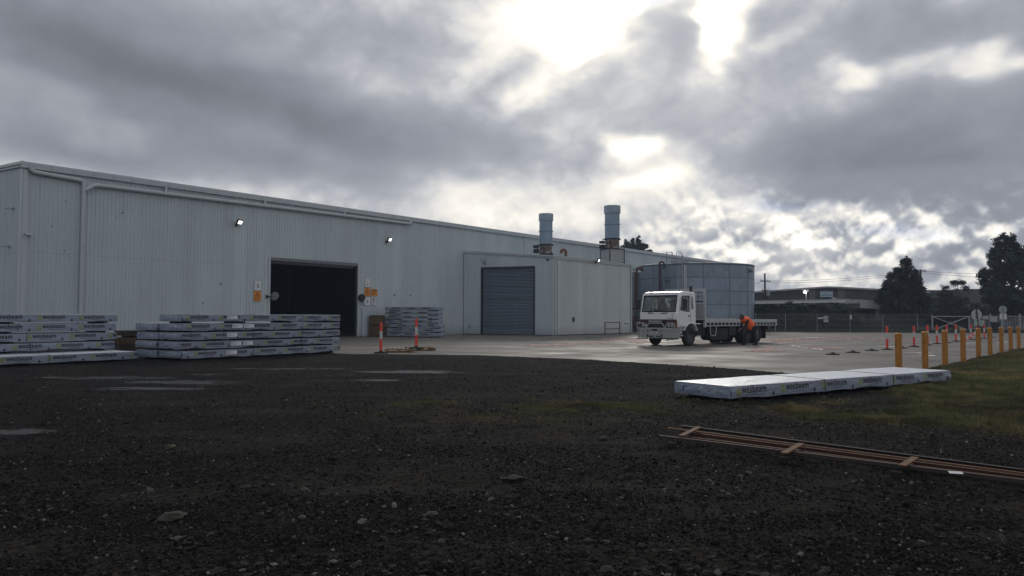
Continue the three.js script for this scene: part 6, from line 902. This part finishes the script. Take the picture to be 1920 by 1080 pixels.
tree(1792, 100, [[1797, 530, 9.5, 6, 0, 1.5], [1789, 529, 6, 4, 0, 1.5], [1805, 531, 6, 4, 0, 1.4], [1774, 538, 6, 4.5, 0, 1.5], [1812, 539, 8, 3.6, 0, 1.5], [1795, 542, 4, 3, 0, 0.8]], 0.22, 1900, 103, leafMats.dark, 'small flat topped tree with separate leaf clumps', 'flat_topped_tree', 'tree', 0.14);
tree(1786, 98, [[1775, 563, 17, 15], [1796, 572, 18, 20], [1780, 590, 22, 22], [1805, 595, 12, 18]], 0.3, 1500, 104, leafMats.olive, 'olive green bushy tree under the flat topped tree', 'bushy_tree', 'tree', 0.16);
tree(1880, 92, [[1880, 585, 26, 14], [1905, 590, 24, 14], [1860, 598, 18, 14], [1925, 592, 20, 16]], 0.3, 1300, 105, leafMats.brown, 'brownish shrub behind the bar fence', 'shrub', 'shrub', 0.1);
tree(1745, 90, [[1735, 592, 16, 12], [1752, 597, 16, 14], [1722, 602, 16, 12], [1765, 606, 14, 12]], 0.3, 1500, 106, leafMats.dark, 'dark low shrub beside the crossed gate', 'shrub', 'shrub', 0.1);
tree(1840, 96, [[1830, 590, 20, 18], [1848, 602, 16, 14], [1815, 604, 14, 12]], 0.3, 1300, 107, leafMats.dark, 'dark shrub behind the octagonal sign', 'shrub', 'shrub', 0.1);
{ const xs = [1422, 1448, 1478, 1508, 1540, 1572, 1590], nm = ['nearest the tank', 'left of the second fence post', 'on the second fence post', 'left of the arrow sign', 'behind the arrow sign', 'right of the speed sign', 'at the corner of the brick office'];
  xs.forEach((x, i) => tree(x, 80 + (i % 3) * 1.4, [[x - 6, 590 - (i % 2) * 4, 18, 12], [x + 8, 594, 18, 13], [x, 606, 22, 14], [x - 14, 608, 12, 11], [x + 15, 609, 12, 10], [x + 2, 584 - (i % 3) * 4, 10, 8]], 0.26, 1500, 120 + i, leafMats[i % 3 === 1 ? 'dark' : 'green'], `dark hedge shrub behind the wire fence, ${nm[i]}`, 'shrub', 'shrub', 0.08, 'hedge shrubs behind the wire fence')); }
tree(1640, 81, [[1632, 611, 14, 8], [1650, 613, 16, 8], [1616, 614, 10, 6]], 0.22, 1300, 131, leafMats.green, 'low shrub under the brick wall of the small office', 'shrub', 'shrub', 0.06);
tree(1192, 150, [[1198, 449, 3.5, 8, 0, 1.6], [1199, 458, 7, 8, 0.3, 1.5], [1207, 463, 8, 9, 0, 1.4], [1187, 455, 3.5, 9, 0, 1.6], [1187, 465, 7, 8, 0, 1.4], [1175, 456, 3.5, 7, 0, 1.5], [1172, 465, 8, 7, 0, 1.4], [1205, 474, 14, 8], [1184, 478, 24, 12]], 0.55, 900, 108, leafMats.dark, 'tree tops showing above the warehouse roof', 'tall_tree', 'tree', 0.35);

// ------------------------------------------------------------------ loose gravel, stones, grass
const tmp = new THREE.Object3D();
function stoneGeo(seed, flat = 0.7) { const g = new THREE.IcosahedronGeometry(1, 3), p = g.attributes.position; for (let i = 0; i < p.count; i++) { const x = p.getX(i), y = p.getY(i), z = p.getZ(i), k = 1 + 0.55 * noise3(x * 1.3 + seed * 7, y * 1.3, z * 1.3 + seed); p.setXYZ(i, x * k, y * k * flat, z * k); } g.computeVertexNormals(); g.setAttribute('uv', new THREE.BufferAttribute(new Float32Array(p.count * 2), 2)); return g; }
{
  const gr = new THREE.Group(); gr.name = 'gravel'; scene.add(gr); tag(gr, 'loose dark gravel stones scattered over the ground', 'gravel', null, 'stuff');
  const r = rng(42), mat = new THREE.MeshPhysicalMaterial({ color: rgb(1, 1, 1), roughness: 0.95, specularIntensity: 0.3 }), variants = [0, 1, 2].map((s) => new THREE.InstancedMesh(new THREE.IcosahedronGeometry(1, 0).applyMatrix4(new THREE.Matrix4().makeScale(1, 0.65 + 0.1 * s, 0.8 + 0.15 * s)), mat, 46000)), n = [0, 0, 0], C = new THREE.Color();
  for (let tries = 0; tries < 400000; tries++) {
    const d = 3.3 * Math.pow(26 / 3.3, Math.pow(r(), 1.25)), x = (r() * 2 - 1) * d * 0.78, z = -d, v = tries % 3; if (n[v] >= 46000) continue;
    if (yardDist(x, z) < 0.1 || r() < 1.3 * puddleDip(x, z)) continue;
    const bare = smooth(0.0, 0.22, fbm(x * 0.55, 11, z * 0.9, 4)), g = grassiness(x, z); if (r() < bare * 0.75 || r() < g * 0.85 || r() < 0.85 * trackBare(x, z)) continue;
    const s = (0.004 + 0.009 * Math.pow(r(), 2.8) + (r() < 0.015 ? 0.018 * r() : 0)) * (1 + d * 0.014);
    tmp.position.set(x, groundHeight(x, z) + s * 0.3, z); tmp.rotation.set(r() * 6, r() * 6, r() * 6); tmp.scale.set(s * (0.8 + 0.6 * r()), s * (0.6 + 0.5 * r()), s * (0.8 + 0.6 * r())); tmp.updateMatrix();
    variants[v].setMatrixAt(n[v], tmp.matrix); const b = r() < 0.025 ? 0.06 + 0.14 * r() : lerp(0.006, 0.016, smooth(6, 12, d)) + 0.036 * r() ** 3; C.setRGB(b * (1 + 0.1 * r()), b, b * (0.9 + 0.14 * r())); variants[v].setColorAt(n[v], C); n[v]++;
  }
  const big = new THREE.InstancedMesh(stoneGeo(6, 0.7), mat, 3200); let nb = 0;
  for (let t2 = 0; t2 < 14000 && nb < 1300; t2++) { const d = 3.6 * Math.pow(24 / 3.6, r()), x = (r() * 2 - 1) * d * 0.78, z = -d; if (yardDist(x, z) < 0.2 || r() < grassiness(x, z) || fbm(x * 0.8, 51, z * 0.8, 3) < 0.06 + 0.1 * r()) continue; const s = 0.012 + 0.022 * r() * r(); tmp.position.set(x, groundHeight(x, z) + s * 0.2, z); tmp.rotation.set(r() - 0.5, r() * 6, r() - 0.5); tmp.scale.set(s * (0.8 + 0.7 * r()), s * (0.5 + 0.4 * r()), s); tmp.updateMatrix(); big.setMatrixAt(nb, tmp.matrix); const b = 0.018 + 0.045 * r() * r() + (r() < 0.1 ? 0.07 : 0); C.setRGB(b, b * 0.97, b * 0.9); big.setColorAt(nb, C); nb++; }
  big.count = nb; big.name = 'gravel_stone'; big.castShadow = true; gr.add(big);
  variants.forEach((m, i) => { m.count = n[i]; m.name = 'gravel_stone'; m.castShadow = m.receiveShadow = true; gr.add(m); });
}
{
  const r = rng(9), geos = [stoneGeo(1, 0.55), stoneGeo(2, 0.62), stoneGeo(3, 0.4), stoneGeo(4, 0.7)], cols = { grey: [0.13, 0.125, 0.115], pale: [0.3, 0.285, 0.25], brown: [0.12, 0.1, 0.08], white: [0.55, 0.54, 0.52] };
  const list = [[320, 840, 22, 'pale', 'pale flat stone lying alone left of centre'], [571, 920, 19, 'pale', 'rounded pale stone beside a smaller grey one'], [549, 921, 9, 'grey', 'small grey stone left of a rounded pale stone'], [325, 974, 54, 'grey', 'broad flat grey stone sunk in the left foreground'], [250, 908, 11, 'grey', 'small grey stone in the left gravel'], [808, 968, 34, 'grey', 'wide lumpy grey stone in the centre foreground'], [797, 976, 18, 'grey', 'grey stone touching the wide lumpy one'], [962, 900, 38, 'grey', 'flat greyish stone near the picture centre'], [1130, 825, 24, 'grey', 'grey stone left of the steel frame end'], [1268, 881, 21, 'grey', 'grey stone in front of the steel frame'], [1389, 894, 16, 'grey', 'grey pebble beside a flat pale one'], [1404, 888, 15, 'pale', 'flat pale stone in front of the second cross piece'], [1165, 935, 13, 'pale', 'small rounded pale stone standing alone'], [1220, 978, 15, 'grey', 'grey stone in the lower gravel near a brown patch'], [1257, 1032, 8, 'white', 'small white chip of stone in the lower foreground'], [1103, 1016, 20, 'grey', 'lumpy grey stone low in the centre foreground'], [1137, 1018, 18, 'grey', 'grey stone right of the lumpy one'], [1030, 1009, 16, 'brown', 'brownish stone low in the centre foreground'], [980, 1041, 14, 'grey', 'small grey stone nearest the lower edge'], [1480, 928, 15, 'grey', 'grey stone below the steel frame bearer'], [1422, 845, 22, 'pale', 'pale stone lying inside the steel frame'], [1810, 767, 26, 'pale', 'flat pale stone on the grass bank'], [1600, 905, 14, 'brown', 'brown stone just below the steel frame'], [500, 1015, 8, 'white', 'tiny white chip of stone left of centre'], [395, 1003, 16, 'grey', 'grey stone in the lower left gravel'], [100, 811, 12, 'pale', 'pale stone by the small puddle at left'], [880, 815, 14, 'grey', 'grey stone at the edge of the green patch']];
  list.forEach(([x, y, w, c, l], i) => { let p = P(x, y), g = groundHeight(p.x, p.z); p = P(x, y, g); const s = (w * -p.z) / FOCAL / 2.1, t = top('stone', geos[i % 4], std({ color: rgb(...cols[c].map((q) => q * (0.85 + 0.3 * r()))), roughness: 0.95, map: concTex })); t.position.set(p.x, g + s * 0.15, p.z); t.rotation.y = r() * 6; t.scale.set(s, s * (c === 'white' ? 0.5 : w > 30 ? 0.5 : 0.75), s * 0.8); tag(t, l, 'stone'); });
}
{
  const blade = (r) => { const h = 0.05 + 0.08 * r(), a = r() * 6.3, o = 0.05 * Math.sqrt(r()), b = r() * 6.3, lean = 0.035 * r() + 0.01, w = 0.0042; const x = Math.cos(b) * o, z = Math.sin(b) * o, c = Math.cos(a), s = Math.sin(a); return [x - s * w, 0, z + c * w, x + s * w, 0, z - c * w, x + c * lean * 0.4 + s * w * 0.7, h * 0.6, z + s * lean * 0.4 - c * w * 0.7, x - s * w, 0, z + c * w, x + c * lean * 0.4 + s * w * 0.7, h * 0.6, z + s * lean * 0.4 - c * w * 0.7, x + c * lean, h, z + s * lean]; };
  const tuft = (seed, n) => { const r = rng(seed), p = []; for (let i = 0; i < n; i++) p.push(...blade(r)); const g = new THREE.BufferGeometry(); g.setAttribute('position', new THREE.Float32BufferAttribute(p, 3)); g.setAttribute('uv', new THREE.Float32BufferAttribute(new Float32Array(p.length / 3 * 2), 2)); g.computeVertexNormals(); return g; };
  const gr = new THREE.Group(); gr.name = 'grass'; scene.add(gr); tag(gr, 'short patchy grass on the bank and in the gravel', 'grass', null, 'stuff');
  const mat = std({ color: rgb(1, 1, 1), roughness: 0.85, side: THREE.DoubleSide }), M = 26000, vs = [0, 1, 2].map((s) => new THREE.InstancedMesh(tuft(300 + s, 13), mat, M)), n = [0, 0, 0], r = rng(88), C = new THREE.Color();
  for (let k = 0; k < 900000; k++) {
    const d = 5.5 + 30 * Math.pow(r(), 1.3), x = -0.35 * d + r() * 1.2 * d, z = -d, v = k % 3; if (n[v] >= M) continue; const g = grassiness(x, z); if (r() > g * g * 0.9 || yardDist(x, z) < 0.05) continue;
    const b = bankDist(x, z), s = (0.45 + 0.55 * g) * (0.5 + 0.6 * r() + (r() < 0.025 ? 0.8 : 0)) * 0.66 * (0.75 + 0.5 * smooth(-0.2, 0.3, fbm(x * 0.9, 71, z * 0.9, 3))) * (1 + d * 0.008) * (b > 0 ? 1 : 0.75); tmp.position.set(x, groundHeight(x, z) - 0.004, z); tmp.rotation.set(0, r() * 6.3, 0); tmp.scale.set(s * 1.2, s * (0.7 + 0.5 * r()), s * 1.2); tmp.updateMatrix(); vs[v].setMatrixAt(n[v], tmp.matrix);
    const dry = smooth(-0.1, 0.35, fbm(x * 0.7, 21, z * 0.7, 3) + 0.3 * (r() - 0.5)); const tone = 0.45 + 0.9 * smooth(-0.3, 0.35, fbm(x * 1.3, 61, z * 1.3, 4)) + 0.25 * (r() - 0.5) + 0.55 * smooth(-0.5, 2, bankDist(x, z)) * smooth(-11, -19, z); C.setRGB(tone * lerp(0.085, 0.2, dry), tone * lerp(0.095, 0.15, dry), tone * lerp(0.035, 0.07, dry)); vs[v].setColorAt(n[v], C); n[v]++;
  }
  vs.forEach((m, i) => { m.count = n[i]; m.name = 'grass_tuft'; m.receiveShadow = true; gr.add(m); });
  // far verge between the yard and the fence
  const vg = new THREE.Group(); vg.name = 'verge_grass'; scene.add(vg); tag(vg, 'strip of green grass along the far fence', 'grass', null, 'stuff');
  const fm = new THREE.InstancedMesh(tuft(310, 16), mat, 16000); let q = 0; for (let k = 0; k < 16000; k++) { const z = -73.5 - 9 * r(), x = 18 + r() * 60, s = 1.6 + 1.6 * r(); if (yardDist(x, z) < 0.1) continue; tmp.position.set(x, -0.06 + 0.02, z); tmp.rotation.set(0, r() * 6.3, 0); tmp.scale.set(s * 2, s, s * 2); tmp.updateMatrix(); fm.setMatrixAt(q, tmp.matrix); C.setRGB(0.045, 0.062, 0.022); fm.setColorAt(q, C); q++; } fm.count = q; fm.name = 'grass_tuft'; vg.add(fm);
}
renderer.render(scene, camera);
